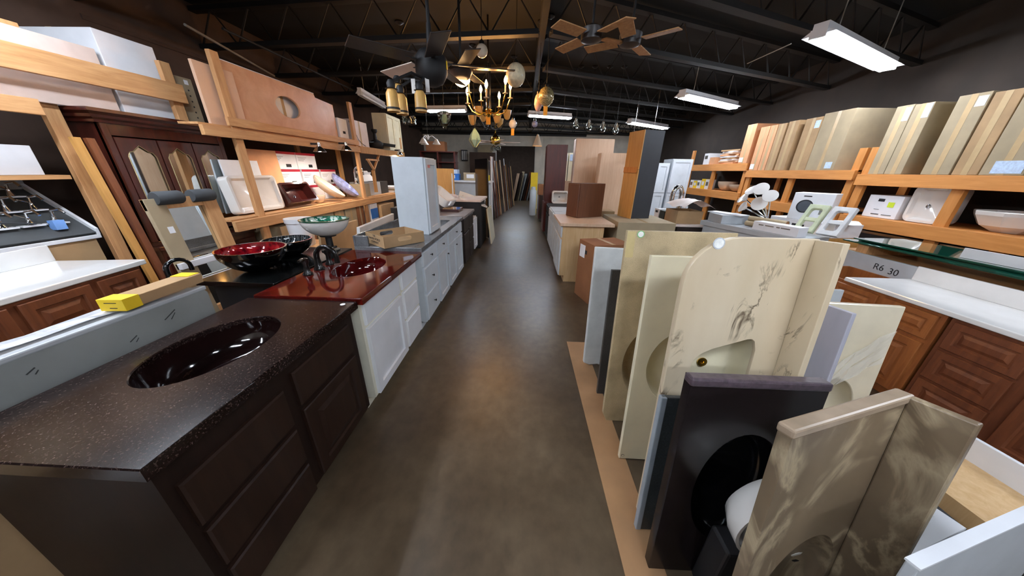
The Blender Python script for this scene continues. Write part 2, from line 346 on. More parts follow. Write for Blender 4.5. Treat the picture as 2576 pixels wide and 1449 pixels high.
# bronze faucet on the red top
def faucet(label, loc, rz, mat, s=1, handles=True, group=None, reach=.12, h=.13):
    t = thing('faucet', label, 'faucet', loc, rz, group)
    MB().lathe([(.03*s, 0), (.03*s, .008*s), (.022*s, .02*s), (.018*s, .05*s), (.015*s, .07*s)], n=16).build('spout_base', mat, t, True)
    pts = [(0, 0, .05*s)] + [(0, -reach*s*(1-math.cos(a))/2, (h-.05)*s + .06*s*math.sin(a)) for a in [PI*i/10 for i in range(11)]] + [(0, -reach*s, (h-.085)*s)]
    MB().tube(pts, [.016*s]*3 + [.014*s]*9 + [.015*s], 12).build('spout', mat, t, True)
    if handles:
        for q in (-1, 1):
            hd = MB().lathe([(.026*s, 0), (.026*s, .008*s), (.016*s, .02*s), (.013*s, .06*s), (.02*s, .075*s), (.016*s, .095*s), (.002*s, .1*s)], c=(q*.1*s, 0, 0), n=16).build('handle', mat, t, True)
            MB().tube([(q*.1*s, 0, .085*s), (q*.13*s, -.01*s, .1*s), (q*.17*s, -.02*s, .098*s)], [.01*s, .008*s, .007*s], 8).build('lever', mat, hd, True)
    return t
p = P(818, 672, z=.88); faucet('dark bronze arched faucet with two handles on the red top', (-1.52, 2.02, .881), LF, 'bronze', 1.25)
# ------------------------------------------------------------------ grey-white cabinet run with granite top
speck('grey_granite', '6d6e70', '9a9b9d', '3f4042', 220, .25)
cabinet('grey_white_cabinet', 'grey-white base cabinet with stacked drawers beside the white vanity', 'cabinet', (-.97, 2.66, 0), LF, .98, .56, .865,
    [(.02, .46, .7, .845, 'slab'), (.48, .96, .7, .845, 'slab'), (.02, .46, .41, .68, 'slab'), (.02, .46, .11, .39, 'slab'), (.5, .94, .11, .68, 'shaker')], 'grey_white', 'grey_white', knob='bronze')
cabinet('grey_white_cabinet', 'grey-white base cabinet under the stainless sink in granite top', 'cabinet', (-.97, 3.66, 0), LF, .9, .56, .865,
    [(.02, .88, .7, .845, 'slab'), (.02, .44, .11, .68, 'shaker'), (.46, .88, .11, .68, 'shaker')], 'grey_white', 'grey_white', knob='bronze')
GC = (1.38, .3)
GH = rrect(1.1, 1.66, .12, .48, .05)
g = sink_top('granite_counter', 'grey speckled granite counter with undermount steel sink', 'counter', (-.935, 2.61, .91), LF, 1.98, .64, .04, GH, GC, .16, 'grey_granite', 'steel', flat=.8)
MB().box(0, 1.98, .62, .64, 0, .1).build('backsplash', 'grey_granite', g, bev=.003)
MB().box(0, .022, .5, .62, 0, .1).build('side_splash', 'grey_granite', g, bev=.003)
# tall white wall cabinet standing on the granite
a = P(1062, 577, z=.91)
w_ = cabinet('white_wall_cabinet', 'tall white wall cabinet standing on the granite counter', 'cabinet', (-1.05, 3.22, .911), LF, .42, .33, .8, [(.012, .41, .01, .79, 'shaker')], 'grey_white', 'grey_white', toe=0, lid=True)
MB().box(.06, .17, -.0215, -.0205, .70, .75).build('sticker', plain('sticker_red', 'e28a80', .6), w_)
# cardboard tray
def open_box(name, label, cat, loc, rz, W, D, H, mat, t=.006, inner=None, group=None):
    r = thing(name, label, cat, loc, rz, group)
    MB().box(0, W, 0, D, 0, t).build('bottom', inner or mat, r)
    for nm, q in (('front_panel', (0, W, 0, t)), ('back_panel', (0, W, D-t, D)), ('side_panel', (0, t, t, D-t)), ('side_panel', (W-t, W, t, D-t))):
        MB().box(*q, t, H).build(nm, mat, r)
    return r
def text(txt, mat, parent, loc, rot, size, name='lettering', sx=1, align='CENTER', ext=.0004):
    cu = bpy.data.curves.new(name, 'FONT'); cu.body = txt; cu.size = size; cu.align_x = align; cu.align_y = 'CENTER'; cu.extrude = ext
    tmp = bpy.data.objects.new('tmp', cu); C.objects.link(tmp); bpy.context.view_layer.update()
    me = bpy.data.meshes.new_from_object(tmp.evaluated_get(bpy.context.evaluated_depsgraph_get())); bpy.data.objects.remove(tmp, do_unlink=True)
    me.name = name; me.materials.clear(); me.materials.append(MT[mat]); o = bpy.data.objects.new(name, me); C.objects.link(o); o.parent = parent
    o.location = loc; o.rotation_euler = rot; o.scale = (sx, 1, 1); return o
tr = thing('cardboard_tray', 'shallow open cardboard tray with handle holes on the granite counter', 'box', (-1.25, 2.54, .914), -.67)
W, D, H = .36, .42, .105
MB().box(-W, 0, 0, D, 0, .005).build('bottom', 'cardboard', tr)
MB().box(-W, 0, 0, .005, .005, H).build('front_panel', 'cardboard', tr)
MB().box(-W, 0, D-.005, D, .005, H).build('back_panel', 'cardboard', tr)
hh = plate([(0, .005), (D, .005), (D, H), (0, H)], rrect(.14, .28, .045, .085, .018), .005, lambda u, v, w: (-w, u, v), (.21, .065)); hh.build('side_panel', 'cardboard', tr)
plate([(0, .005), (D, .005), (D, H), (0, H)], rrect(.14, .28, .045, .085, .018), .005, lambda u, v, w: (-W+w, u, v), (.21, .065)).build('side_panel', 'cardboard', tr)
text('THE\nWATER WORLD\nCOMPANY', 'ink', tr, (-W/2, -.0008, .062), (PI/2, 0, 0), .03)
# ------------------------------------------------------------------ black counter with vessel bowls behind the red top
speck('black_granite', '0b0c0c', '2a2e2d', '060606', 200, .12)
cabinet('black_base_cabinet', 'black base cabinet under the black counter of glass bowls', 'cabinet', (-1.72, 1.86, 0), LF, .86, .5, .8, [(.02, .42, .1, .78, 'slab'), (.44, .84, .1, .78, 'slab')], 'black_matte', 'black_matte')
tag(MB().box(-.56, 0, 0, .98, -.035, 0).build('black_counter', 'black_granite', None, bev=.004), 'black stone counter slab carrying the glass vessel bowls', 'counter', loc=(-1.69, 1.78, .851))
def vessel(label, loc, R, H, out, inn, foot=.32, th=.012, sq=1, group='vessel sink bowls on the black counter', rim=None, rot=None):
    t = thing('vessel_bowl', label, 'bowl', loc, 0, group, rot)
    pr = [(R*foot, 0)] + [(R*(foot + (1-foot)*math.sin(PI/2*i/10)**1.15), H*(1-math.cos(PI/2*i/10))**.9) for i in range(1, 11)]
    MB().lathe(pr + [(R-th, H)], n=56, sy=sq, cap1=False).build('bowl', out, t, True)
    inr = [((R-th)*(foot + (1-foot)*math.sin(PI/2*i/10)**1.15), th + (H-th)*(1-math.cos(PI/2*i/10))**.9) for i in range(10, -1, -1)] + [(.02, th)]
    MB().lathe(inr, n=56, sy=sq, cap0=False).build('lining', inn, t, True)
    if rim: MB().lathe([(R+.004, H-.006), (R+.006, H+.002), (R-th-.004, H+.004), (R-th-.004, H-.002)], n=56, sy=sq, cap0=False, cap1=False).build('rim', rim, t, True)
    return t
plain('black_glass', '060506', .04, .1, coat=1); m, nt, b = nodes('red_foil')
t_ = tex(nt, 'ShaderNodeTexNoise', 26, 5); r_ = ramp(nt, t_.outputs['Fac'], [(.35, '5a0610'), (.6, '8f0d18'), (.85, 'b8331f')]); nt.links.new(r_.outputs[0], b.inputs['Base Color']); b.inputs['Roughness'].default_value = .12; b.inputs['Metallic'].default_value = .35; b.inputs['Coat Weight'].default_value = 1
vessel('black glass vessel bowl with a red foil inside', (-2.03, 2.05, .853), .215, .17, 'black_glass', 'red_foil', .22)
m, nt, b = nodes('smoked_foil'); t_ = tex(nt, 'ShaderNodeTexWave', 7, 6); t_.inputs['Distortion'].default_value = 6; r_ = ramp(nt, t_.outputs[0], [(.4, '1d2022'), (.55, '2c3032'), (.62, '9aa0a2'), (.68, '24282a')]); nt.links.new(r_.outputs[0], b.inputs['Base Color']); b.inputs['Roughness'].default_value = .08; b.inputs['Coat Weight'].default_value = 1
vessel('smoky black marbled glass vessel bowl behind the red one', (-2.10, 2.48, .853), .19, .14, 'black_glass', 'smoked_foil')
m, nt, b = nodes('green_glaze'); t_ = tex(nt, 'ShaderNodeTexVoronoi', 11); t_.feature = 'DISTANCE_TO_EDGE'; r_ = ramp(nt, t_.outputs['Distance'], [(.02, '14543f'), (.05, '2f7d61'), (.07, 'd5ddd2'), (.5, 'c0d4c6')]); nt.links.new(r_.outputs[0], b.inputs['Base Color']); b.inputs['Roughness'].default_value = .12; b.inputs['Coat Weight'].default_value = 1
plain('green_rim', '14543f', .15, coat=.6)
gst = MB().lathe([(.08, 0), (.08, .01), (.03, .02), (.028, .13), (.07, .14), (.07, .147)], n=24).build('bowl_stand', 'black_matte', None, True)
tag(gst, 'small black pedestal under the green patterned bowl', 'stand', loc=(-1.84, 2.66, .8515))
vessel('white porcelain vessel bowl with green leaf pattern and green rim', (-1.84, 2.66, 1.0), .2, .15, 'porcelain', 'green_glaze', .3, rim='green_rim')
# ------------------------------------------------------------------ grey slab on edge between the dark vanity and the left wall
plain('grey_primer', '8e9290', .6, .06, 3); plain('grey_smear', '3e4142', .7)
gs = thing('sink_slab', 'grey-backed white vanity top standing on edge behind the dark vanity', 'sink top', (-1.745, .36, 0), .0)
mb = MB(); mb.prism([(0, .56), (1.04, .56), (1.06, .58), (1.06, .94), (1.04, .97), (0, .97)], -.035, 0, lambda a, b, d: (d, a, b)); mb.build('slab', 'grey_primer', gs)
MB().box(-.16, -.036, 0, 1.05, .9, .972).build('rim', 'white_gloss', gs, bev=.012)
MB().box(-.036, .003, 0, 1.062, .955, .978).build('edge', 'light_grey', gs, bev=.006)
pl = MB(); rr = random.Random(3)
n, k = 14, 3
for i in range(n):
    for j in range(k): pl.v.append((-.15 + j*.05, .05 + i*.068, .976 + rr.uniform(0, .012)))
pl.f = [(i*k+j, i*k+j+1, (i+1)*k+j+1, (i+1)*k+j) for i in range(n-1) for j in range(k-1)]
pl.build('plastic_film', 'plastic_wrap', gs)
sm = MB()
for y_, z_, l_ in ((.86, .9, .09), (.7, .86, .05), (.42, .9, .04)): sm.obox((.0015, y_, z_), (.001, l_*.7, .004), (.5, 0, 0)); sm.obox((.0015, y_+.01, z_-.012), (.001, l_*.4, .003), (.8, 0, 0))
sm.build('scuff', 'grey_smear', gs)
MB().box(-.15, -.04, 0, 1.04, .56, .9).build('box_side', 'light_grey', gs)
tag(MB().box(-2.05, -1.70, .2, 1.4, 0, .558).build('orange_carton', 'cardboard', None, bev=.004), 'long orange-tan carton under the grey slab behind the dark vanity', 'box')
# flat cardboard and yellow box on the slab
yb = thing('yellow_box', 'flat tan carton with yellow ends resting on top of the grey slab', 'box', (-1.745, 1.08, .992), .08)
MB().box(-.09, .01, .0, .36, 0, .05).build('carton', 'cardboard', yb, bev=.003); MB().box(-.092, .014, -.004, .06, .0, .054).build('printed_end', 'yellow_card', yb); MB().box(-.09, .0, .3, .362, .0503, .053).build('printed_flap', 'yellow_card', yb)
MB().box(-.065, -.015, -.0052, -.0041, .036, .039).build('print_line', 'ink', yb); MB().box(-.05, -.02, -.0052, -.0041, .012, .015).build('print_line', 'ink', yb)
bag = MB(); rq = random.Random(8)
bag.rings([[Vector((r_*math.cos(a)*(1+rq.uniform(-.15, .15)), r_*math.sin(a)*(1+rq.uniform(-.15, .15)), z_)) for a in [2*PI*k/18 for k in range(18)]] for r_, z_ in ((.12, 0), (.17, .05), (.18, .12), (.13, .2), (.06, .24))])
tag(bag.build('paper_bag', 'paper', None, True), 'crumpled white bag on the floor at the lower left corner', 'bag', loc=(-1.92, -.06, 0))
faucet('single black curved faucet spout sticking up beside the brown cabinet', (-2.5, 1.84, .79), PI*.9, 'black_gloss', 1.0, False, None, .13, .16)
tag(MB().box(-.1, .1, -.08, .08, 0, .788).build('faucet_carton', 'cardboard', None, bev=.003), 'upright cardboard carton under the single black faucet spout', 'box', loc=(-2.5, 1.84, 0))
# ------------------------------------------------------------------ brown base with white counter at far left
an = math.atan2(.73, -.13)
wc = cabinet('brown_base_cabinet', 'brown raised-panel base cabinet under the white counter at far left', 'cabinet', (-2.70, .55, 0), an, 1.5, .55, .86,
    [(.02, .38, .66, .84, 'raised'), (.42, .78, .6, .84, 'raised'), (.82, 1.16, .6, .84, 'raised'), (1.2, 1.48, .6, .84, 'raised'), (.02, .38, .1, .62, 'raised'), (.42, .78, .1, .56, 'raised'), (.82, 1.16, .1, .56, 'raised'), (1.2, 1.48, .1, .56, 'raised')], 'walnut_panel', 'walnut_panel')
ct = thing('white_counter', 'white counter with backsplash on the brown cabinet at far left', 'counter', (-2.67, .50, .90), an)
MB().box(0, 1.60, 0, .6, -.038, 0).build('top', 'white_gloss', ct, bev=.006); MB().box(0, 1.60, .58, .6, .0, .12).build('backsplash', 'white_gloss', ct, bev=.004)
# ------------------------------------------------------------------ right side: slabs leaning in a row
KL = .1; LEAN = -math.atan(KL); CL = 1 / math.cos(LEAN)
speck('beige_speck', 'd9c298', 'e6d2aa', 'a08a60', 300, .42, 4); speck('dark_grey_speck', '4c4a47', '6b6864', '2d2b2a', 220, .35); speck('grey_slab', '3f4344', '52585a', '2a2d2e', 120, .4)
marble('beige_marble', 'd8c8ac', 'cab798', '5f4e3b', .38, 4.6, .03, (1.7, 1, .55), .5, .45); marble('brown_marble', '7d6b54', '5c4d3d', 'a59478', .3, 3, .06, (1, 1, .6), .42); plain('white_slab_rough', 'd5d6d2', .7, .05, 8, bmp=.4); plain('black_slab', '1a1416', .22, .2, 40); plain('cream_wrap', 'e3d8bd', .2, .03)
plain('yellow_tape', 'cdb882', .5); plain('white_seal', 'f3f3ee', .4, .05, 60); plain('silver_seal', 'c2c6cc', .3, .1, 60); plain('edge_blue_grey', '9aa3ab', .4)
def leaning(name, label, x0, y0, mat, rz=0, cat='stone slab', group='slabs leaning in a row'):
    return thing(name, label, cat, (x0, y0, 0), 0, group, (LEAN, 0, rz))
def flat_slab(t, out, th, mat, nm='slab', bev=.004): return MB().prism(out, 0, th, VT).build(nm, mat, t, bev=bev)
def seal(t, u, v, r, m1, m2):
    o = MB().lathe([(r, 0), (r, .001), (.001, .0012)], m=Matrix.Rotation(PI/2, 4, 'X'), c=(u, -.0005, v), n=24).build('round_sticker', m1, t)
    MB().lathe([(r*.8, .0012), (r*.8, .0017), (.001, .0018)], m=Matrix.Rotation(PI/2, 4, 'X'), c=(u, -.0005, v), n=24).build('sticker_centre', m2, o)
t = leaning('white_slab', 'rough white slab at the back of the leaning row, next to the cardboard box', .585, 2.15, None)
flat_slab(t, [(0, .03), (.05, .01), (.12, .02), (.2, 0), (.42, 0), (.42, 1.05), (.0, 1.06)], .04, 'white_slab_rough', bev=.008)
t = leaning('granite_slab', 'narrow dark grey speckled slab between the white slab and the beige slab', .625, 1.80, None)
flat_slab(t, [(0, 0), (.45, 0), (.45, .99), (0, .99)], .03, 'dark_grey_speck')
t = leaning('beige_slab', 'tall beige speckled sink slab with a green round sticker', .6, 1.54, None)
c = (.30, .45); hole = ellipse(*c, .215, .28)
plate([(.03, 0), (.62, 0), (.62, 1.305), (0, 1.305), (0, .06)], hole, .024, VT, c).build('slab', 'beige_speck', t, True)
basin(hole, c, .13, .024, VT).build('basin', 'beige_speck', t, True)
seal(t, .078, 1.285, .02, 'green_tag', 'white_seal'); MB().box(.004, .05, -.001, -.0002, 1.15, 1.30).build('tape_strip', 'yellow_tape', t)
t = leaning('cream_slab', 'plain cream sink slab with an oval basin in front of the beige slab', .63, 1.25, None)
c = (.29, .63); hole = ellipse(*c, .22, .235)
plate([(.0, .005), (.6, 0), (.6, 1.24), (0, 1.24)], hole, .026, VT, c).build('slab', 'cream_gloss', t, True)
basin(hole, c, .12, .026, VT).build('basin', 'cream_gloss', t, True)
seal(t, .018, .03, .009, 'bronze', 'cream_gloss')
t = leaning('marble_slab', 'tall veined beige marble vanity top with rounded corner and square sink', .635, .955, None)
out = [(0, 0), (.465, 0), (.465, 1.395)] + [(.19 + .19*math.cos(a), 1.21 + .185*math.sin(a)) for a in [PI/2 + PI/2*i/8 for i in range(9)]]
hole = [(.345, .50), (.345, .93), (.338, .968), (.315, .985), (.17, .93), (.13, .905), (.105, .87), (.10, .83), (.10, .50), (.12, .46), (.325, .46)]
c = (.22, .7)
plate(out, hole, .026, VT, c).build('slab', 'beige_marble', t, True)
hs = ellipse(*c, 1, 1, 64); hs = [ray_poly(c, math.atan2(p[1]-c[1], p[0]-c[0]), hole) for p in hs]
bs = basin(hs, c, .10, .026, VT, .8).build('basin', 'cream_gloss', t, True)
MB().lathe([(.022, 0), (.022, .004), (.008, .004), (.006, .0)], m=Matrix.Rotation(PI/2, 4, 'X'), c=(.22, .112, .81), n=20).build('drain', 'brass', bs)
MB().box(.445, .468, -.1, .0, 0, 1.392).build('side_splash', 'beige_marble', t, bev=.003)
seal(t, .102, 1.37, .022, 'silver_seal', 'white_seal')
t = leaning('grey_slab', 'dark grey stone slab with pale edge in front of the marble slab', .60, .88, None)
flat_slab(t, [(.0, 0), (.38, 0), (.38, .75), (0, .75)], .022, 'grey_slab'); MB().box(-.004, .022, -.003, .024, 0, .75).build('polished_edge', 'edge_blue_grey', t, bev=.004)
t = leaning('black_slab', 'black stone sink slab with thick bevelled edge and round basin hole', .60, .73, None)
c = (.26, .46); hole = ellipse(*c, .155, .27)
plate([(0, 0), (.47, 0), (.47, .955), (0, .955)], hole, .04, VT, c).build('slab', 'black_slab', t, True)
basin(hole, c, .09, .04, VT, .4).build('basin', 'black_gloss', t, True)
MB().prism([(-.002, .925), (.472, .925), (.472, .958), (-.002, .958)], -.006, .042, VT).build('bevelled_edge', plain('black_edge', '4a3f45', .3, .2, 60), t, bev=.008)
MB().lathe([(.018, 0), (.018, .004), (.003, .006)], m=Matrix.Rotation(PI/2, 4, 'X'), c=(.265, .1, .62), n=16).build('drain', 'steel', t)
# brown marble with splash, nearest
rz8 = math.atan2(.15, .46)
t = leaning('brown_marble_slab', 'glossy brown marble vanity top with splash, nearest on the right', .685, .425, None, rz8)
c = (.25, .36); hole = ellipse(*c, .17, .23)
plate([(0, 0), (.465, 0), (.465, 1.05), (0, 1.05)], hole, .03, VT, c).build('slab', 'brown_marble', t, True)
basin(hole, c, .05, .03, VT).build('basin', 'brown_marble', t, True)
MB().box(.443, .467, -.11, 0, 0, 1.052).build('side_splash', 'brown_marble', t, bev=.004)
MB().box(-.004, .467, -.004, .034, 1.03, 1.056).build('polished_edge', plain('brown_edge', '9a8772', .25, .1), t, bev=.006)
sh = MB().lathe([(.02, .0), (.1, .004), (.16, .03), (.19, .08), (.2, .13), (.188, .13), (.176, .08), (.148, .04), (.09, .016), (.02, .012)], n=40, sy=.8).build('white_bowl_sink', 'porcelain', None, True)
tag(sh, 'white bowl sink upended between the black slab and brown slab', 'sink', loc=(.93, .755, .50), rot=(PI/2, 0, .1))
tag(MB().box(-.15, .2, -.05, .05, 0, .335).build('foam_block', 'black_matte', None, bev=.01), 'dark block under the upended white bowl sink', 'block', loc=(.93, .68, 0))
# cream slab wrapped in plastic with side splash
t = leaning('wrapped_slab', 'cream vanity top wrapped in clear plastic beside the oak cabinet', 1.68, 1.40, None)
c = (.21, .30); hole = ellipse(*c, .14, .2)
plate([(0, 0), (.44, 0), (.42, .96), (0, .97)], hole, .028, VT, c).build('slab', 'cream_wrap', t, True)
basin(hole, c, .1, .028, VT).build('basin', 'cream_wrap', t, True)
MB().box(-.022, 0, -.15, .028, 0, .965).build('side_splash', plain('splash_shade', 'b7b6c2', .35, .06, 5, stretch=(1,1,.2)), t, bev=.004)  # greyer than the cream slab: this side's shade is put into the colour
fl = MB(); rr = random.Random(5)
for i in range(8):
    for j in range(6):
        u, v_ = .05 + i*.046, .42 + i*.045 + (j-2.5)*.03*(1+i*.05)
        fl.v.append((u, -.012 - rr.uniform(0, .016) - (.02 if i > 6 else 0), v_))
fl.f = [(i*6+j, i*6+j+1, (i+1)*6+j+1, (i+1)*6+j) for i in range(7) for j in range(5)]
m, nt, b = nodes('clear_film'); b.inputs['Base Color'].default_value = srgb('f4f1ea'); b.inputs['Roughness'].default_value = .12; b.inputs['Alpha'].default_value = .32
fl.build('plastic_film', 'clear_film', t)
t = leaning('pale_slab', 'plain pale cream slab glimpsed behind the marble slab', 1.30, 1.78, None); flat_slab(t, [(0, 0), (.5, 0), (.5, 1.02), (0, 1.02)], .025, 'cream_gloss')
t = leaning('grey_white_slab', 'greyish white slab standing behind the wrapped slab', 1.62, 1.66, None); flat_slab(t, [(0, 0), (.42, 0), (.42, .95), (0, .95)], .025, 'light_grey')
tag(MB().box(-.09, .09, -.16, .16, 0, .03).build('timber_offcut', 'pine', None, bev=.002), 'pale timber board lying on the floor by the black slab', 'board', loc=(1.33, 1.22, 0), rz=.9)
tag(MB().box(.49, .67, .2, 2.53, .0, .004).build('paper_strip', 'paper_brown'), 'strip of brown paper taped along the floor beside the slabs', 'paper')
# things at the lower right corner
d = thing('loose_drawer', 'light wooden drawer with white front lying near the dark cabinets', 'drawer', (1.90, .74, .221), .05)
MB().box(0, .52, 0, .5, 0, .012).build('bottom', 'maple', d)
for q in ((0, .52, 0, .014), (0, .52, .486, .5), (0, .014, .014, .486)): MB().box(*q, .012, .11).build('side', 'maple', d)
MB().box(.506, .526, -.03, .53, -.02, .14).build('front', 'white_paint', d, bev=.004)
tag(MB().box(0, .56, -.0, .55, 0, .2).build('low_crate', 'black_matte', None, bev=.004), 'low dark crate under the light wooden drawer', 'crate', loc=(1.90, .72, 0), rz=.05)
t = thing('white_door_panel', 'white cabinet door with dark handle lying flat at lower right', 'door panel', (1.36, .62, .381), .3)
panel(MB(), 0, .34, 0, .24, 'shaker').build('panel', 'white_paint', t).rotation_euler = (-PI/2, 0, 0)
MB().tube([(.1, .1, .022), (.1, .1, .04), (.2, .1, .04), (.2, .1, .022)], .007, 8).build('handle', 'black_matte', t, True)
tag(MB().box(0, .36, -.26, .0, 0, .378).build('crate', 'black_matte', None, bev=.004), 'black crate under the white cabinet door at lower right', 'crate', loc=(1.36, .88, 0), rz=.0)
t = thing('laminate_sheet', 'pale laminate panel leaning closest to the viewer at lower right', 'panel', (.92, .33, 0), 0, None, (-.08, 0, .28))
MB().box(0, .75, 0, .02, 0, .8).build('board', 'light_grey', t, bev=.003); MB().box(0, .75, -.002, .022, .8, .806).build('top_strip', 'white_paint', t)
# ------------------------------------------------------------------ right: oak base, walnut base, white counter
XO = 2.86
cabinet('oak_base_cabinet', 'honey oak base cabinet with raised doors under the white right counter', 'cabinet', (XO, 2.95, 0), RF, 1.13, .5, .765,
    [(.04, .36, .56, .74, 'raised'), (.4, .74, .56, .74, 'raised'), (.78, 1.1, .56, .74, 'raised'), (.04, .36, .1, .53, 'raised'), (.4, .74, .1, .53, 'raised'), (.78, 1.1, .1, .53, 'raised')], 'oak_cab', 'oak_cab')
cabinet('walnut_base_cabinet', 'dark walnut drawer base at right edge under the white counter', 'cabinet', (XO, 1.80, 0), RF, 1.0, .5, .765,
    [(.03, .36, .55, .74, 'raised'), (.03, .36, .32, .53, 'raised'), (.03, .36, .1, .3, 'raised'), (.42, .97, .1, .74, 'raised')], 'walnut_panel', 'walnut_panel')
ct = thing('white_counter', 'long white counter with backsplash on the oak and walnut bases at right', 'counter', (XO-.03, 2.48, .80), RF)
MB().box(0, 1.7, 0, .55, -.034, 0).build('top', 'white_gloss', ct, bev=.006)
for u0, u1 in ((.02, .93), (.94, 1.68)): MB().box(u0, u1, .53, .55, 0, .12).build('backsplash', 'white_gloss', ct, bev=.003)
tb = thing('timber_table', 'rough timber table stacked with glass sheets and boxes at right', 'table', (3.42, 1.2, 0))
MB().box(0, .62, 0, 2.0, .86, .9).build('top', 'pine_h', tb)
for x_ in (.04, .58):
    for y_ in (.08, 1.92): MB().box(x_-.04, x_+.04, y_-.04, y_+.04, 0, .86).build('leg', 'pine_dark', tb)
m, nt, b = nodes('green_glass'); b.inputs['Base Color'].default_value = srgb('2f8a73'); b.inputs['Roughness'].default_value = .03; b.inputs['Transmission Weight'].default_value = .75; b.inputs['Coat Weight'].default_value = .5
for i in range(4):
    tag(MB().box(0, .5, 0, 1.78-.05*i, 0, .011).build('glass_sheet', 'green_glass', None, bev=.001), ['lowest', 'second lowest', 'second highest', 'topmost'][i] + ' green-edged glass sheet of the stack at right', 'glass sheet', 'stacked glass sheets', (3.36 + .02*i, 1.35 + .03*i, .985 + .0125*i), (-.03, .02, -.05, .01)[i])
for y_, lab in ((1.5, 'near'), (2.95, 'far')):
    tag(MB().box(-.26, .26, -.05, .05, .0, .083).build('timber_block', 'pine', None), lab + ' timber block carrying the glass sheets', 'timber', loc=(3.66, y_, .901))
tr_ = thing('white_trim', 'length of white moulded trim lying on the glass sheets', 'trim board', (3.50, 1.1, 1.035), .02)
MB().prism([(0, 0), (.07, 0), (.07, .015), (.02, .02), (.015, .075), (0, .075)], 0, 1.25, lambda a, b, d: (a, d, b)).build('board', 'white_paint', tr_)
gb = tag(MB().box(0, .03, -.8, 0, 0, .17).build('grey_board', 'light_grey', None, bev=.003), 'grey board with handwriting behind the white counter', 'board', loc=(3.37, 2.95, .72)); 
gb.location = (3.365, 3.26, .74)
text('R6', 'ink', gb, (-.0008, -.54, .085), (PI/2, 0, -PI/2), .08); text('30', 'ink', gb, (-.0008, -.66, .075), (PI/2, 0, -PI/2), .08)
# ------------------------------------------------------------------ cartons
def carton(label, x0, x1, y0, y1, z0, z1, mat='cardboard', tape=None, name='carton', cat='box', group=None, rz=0, sticker=None, bev=.004, rot=None):
    """upright box; tape / sticker name the side ('+x', '-x', '-y', '+z') they are on"""
    c = Vector(((x0+x1)/2, (y0+y1)/2, z0)); a, b, h = (x1-x0)/2, (y1-y0)/2, z1-z0
    t = thing(name, label, cat, c, rz, group, rot)
    MB().box(-a, a, -b, b, 0, h).build('box', mat, t, bev=bev)
    e = .0012
    if tape == '-x': MB().box(-a-e, -a-.0003, -.025, .025, 0, h).build('tape', 'tape', t)
    if tape == '+x': MB().box(a+.0003, a+e, -.025, .025, 0, h).build('tape', 'tape', t)
    if tape == '-y': MB().box(-.025, .025, -b-e, -b-.0003, 0, h).build('tape', 'tape', t)
    if tape == '+z': MB().box(-.025, .025, -b, b, h+.0003, h+e).build('tape', 'tape', t)
    if sticker:
        side, u0, u1, v0, v1, m_ = sticker       # fractions of the side
        if side in '+x -x':
            s_ = 1 if side == '+x' else -1; xs = sorted((s_*(a+.0015), s_*(a+.003)))
            MB().box(xs[0], xs[1], -b+2*b*u0, -b+2*b*u1, h*v0, h*v1).build('printed_label', m_, t)
        else: MB().box(-a+2*a*u0, -a+2*a*u1, -b-.003, -b-.0015, h*v0, h*v1).build('printed_label', m_, t)
    return t
# ------------------------------------------------------------------ left timber rack
XS = -3.1
rk = thing('timber_rack', 'pine timber storage rack along the left wall', 'shelf', (XS, 2.0, 0))
def rpost(y, z1, x=XS, mat='pine', z0=0): MB().box(x-XS-.045, x-XS+.0, y-2.0-.045, y-2.0+.045, z0, z1).build('post', mat, rk, bev=.003)
def rbeam(nm, y0, y1, z0, z1, x=XS+.001, th=.04, mat='pine_h'): MB().box(x-XS, x-XS+th, y0-2.0, y1-2.0, z0, z1).build(nm, mat, rk, bev=.003)
rpost(2.42, 2.5, -3.62); rpost(3.40, 2.64); rpost(5.82, 2.66); rpost(3.24, 2.5, -3.475, z0=2.003)
for y_ in (3.45, 5.85, 8.0): rpost(y_, 2.4, -4.25)
rpost(7.95, 2.3); rpost(5.965, 1.95, -3.55, 'pine_dark', 1.052)
rbeam('beam', 1.62, 3.30, 2.165, 2.325, -3.469)                       # rail across the near bay
rbeam('beam', 3.0, 5.85, 1.86, 1.95); rbeam('lip', 3.3, 5.85, 1.977, 2.06, XS+.001, .03); rbeam('beam', 5.86, 8.0, 1.85, 1.97, mat='pine_dark')
rbeam('beam', 3.0, 5.6, .925, 1.035); rbeam('beam', 5.6, 8.0, .925, 1.035)
for x_ in range(5):                                        # shelf planks
    xa = XS - .005 - .21*(x_+1); MB().box(xa-XS, xa-XS+.2, 1.02 if x_ == 0 else 1.69, 6.0, 1.955, 1.975).build('plank', 'pine_h', rk); MB().box(xa-XS, xa-XS+.2, 1.02 if x_ == 0 else 1.65, 6.0, 1.03, 1.05).build('plank', 'pine_h', rk)
MB().box(-1.05, -.42, -.9, .3, 1.968, 1.999).build('shelf_board', 'pine_h', rk); rbeam('beam', 1.75, 2.25, 1.9, 2.0, -3.469)
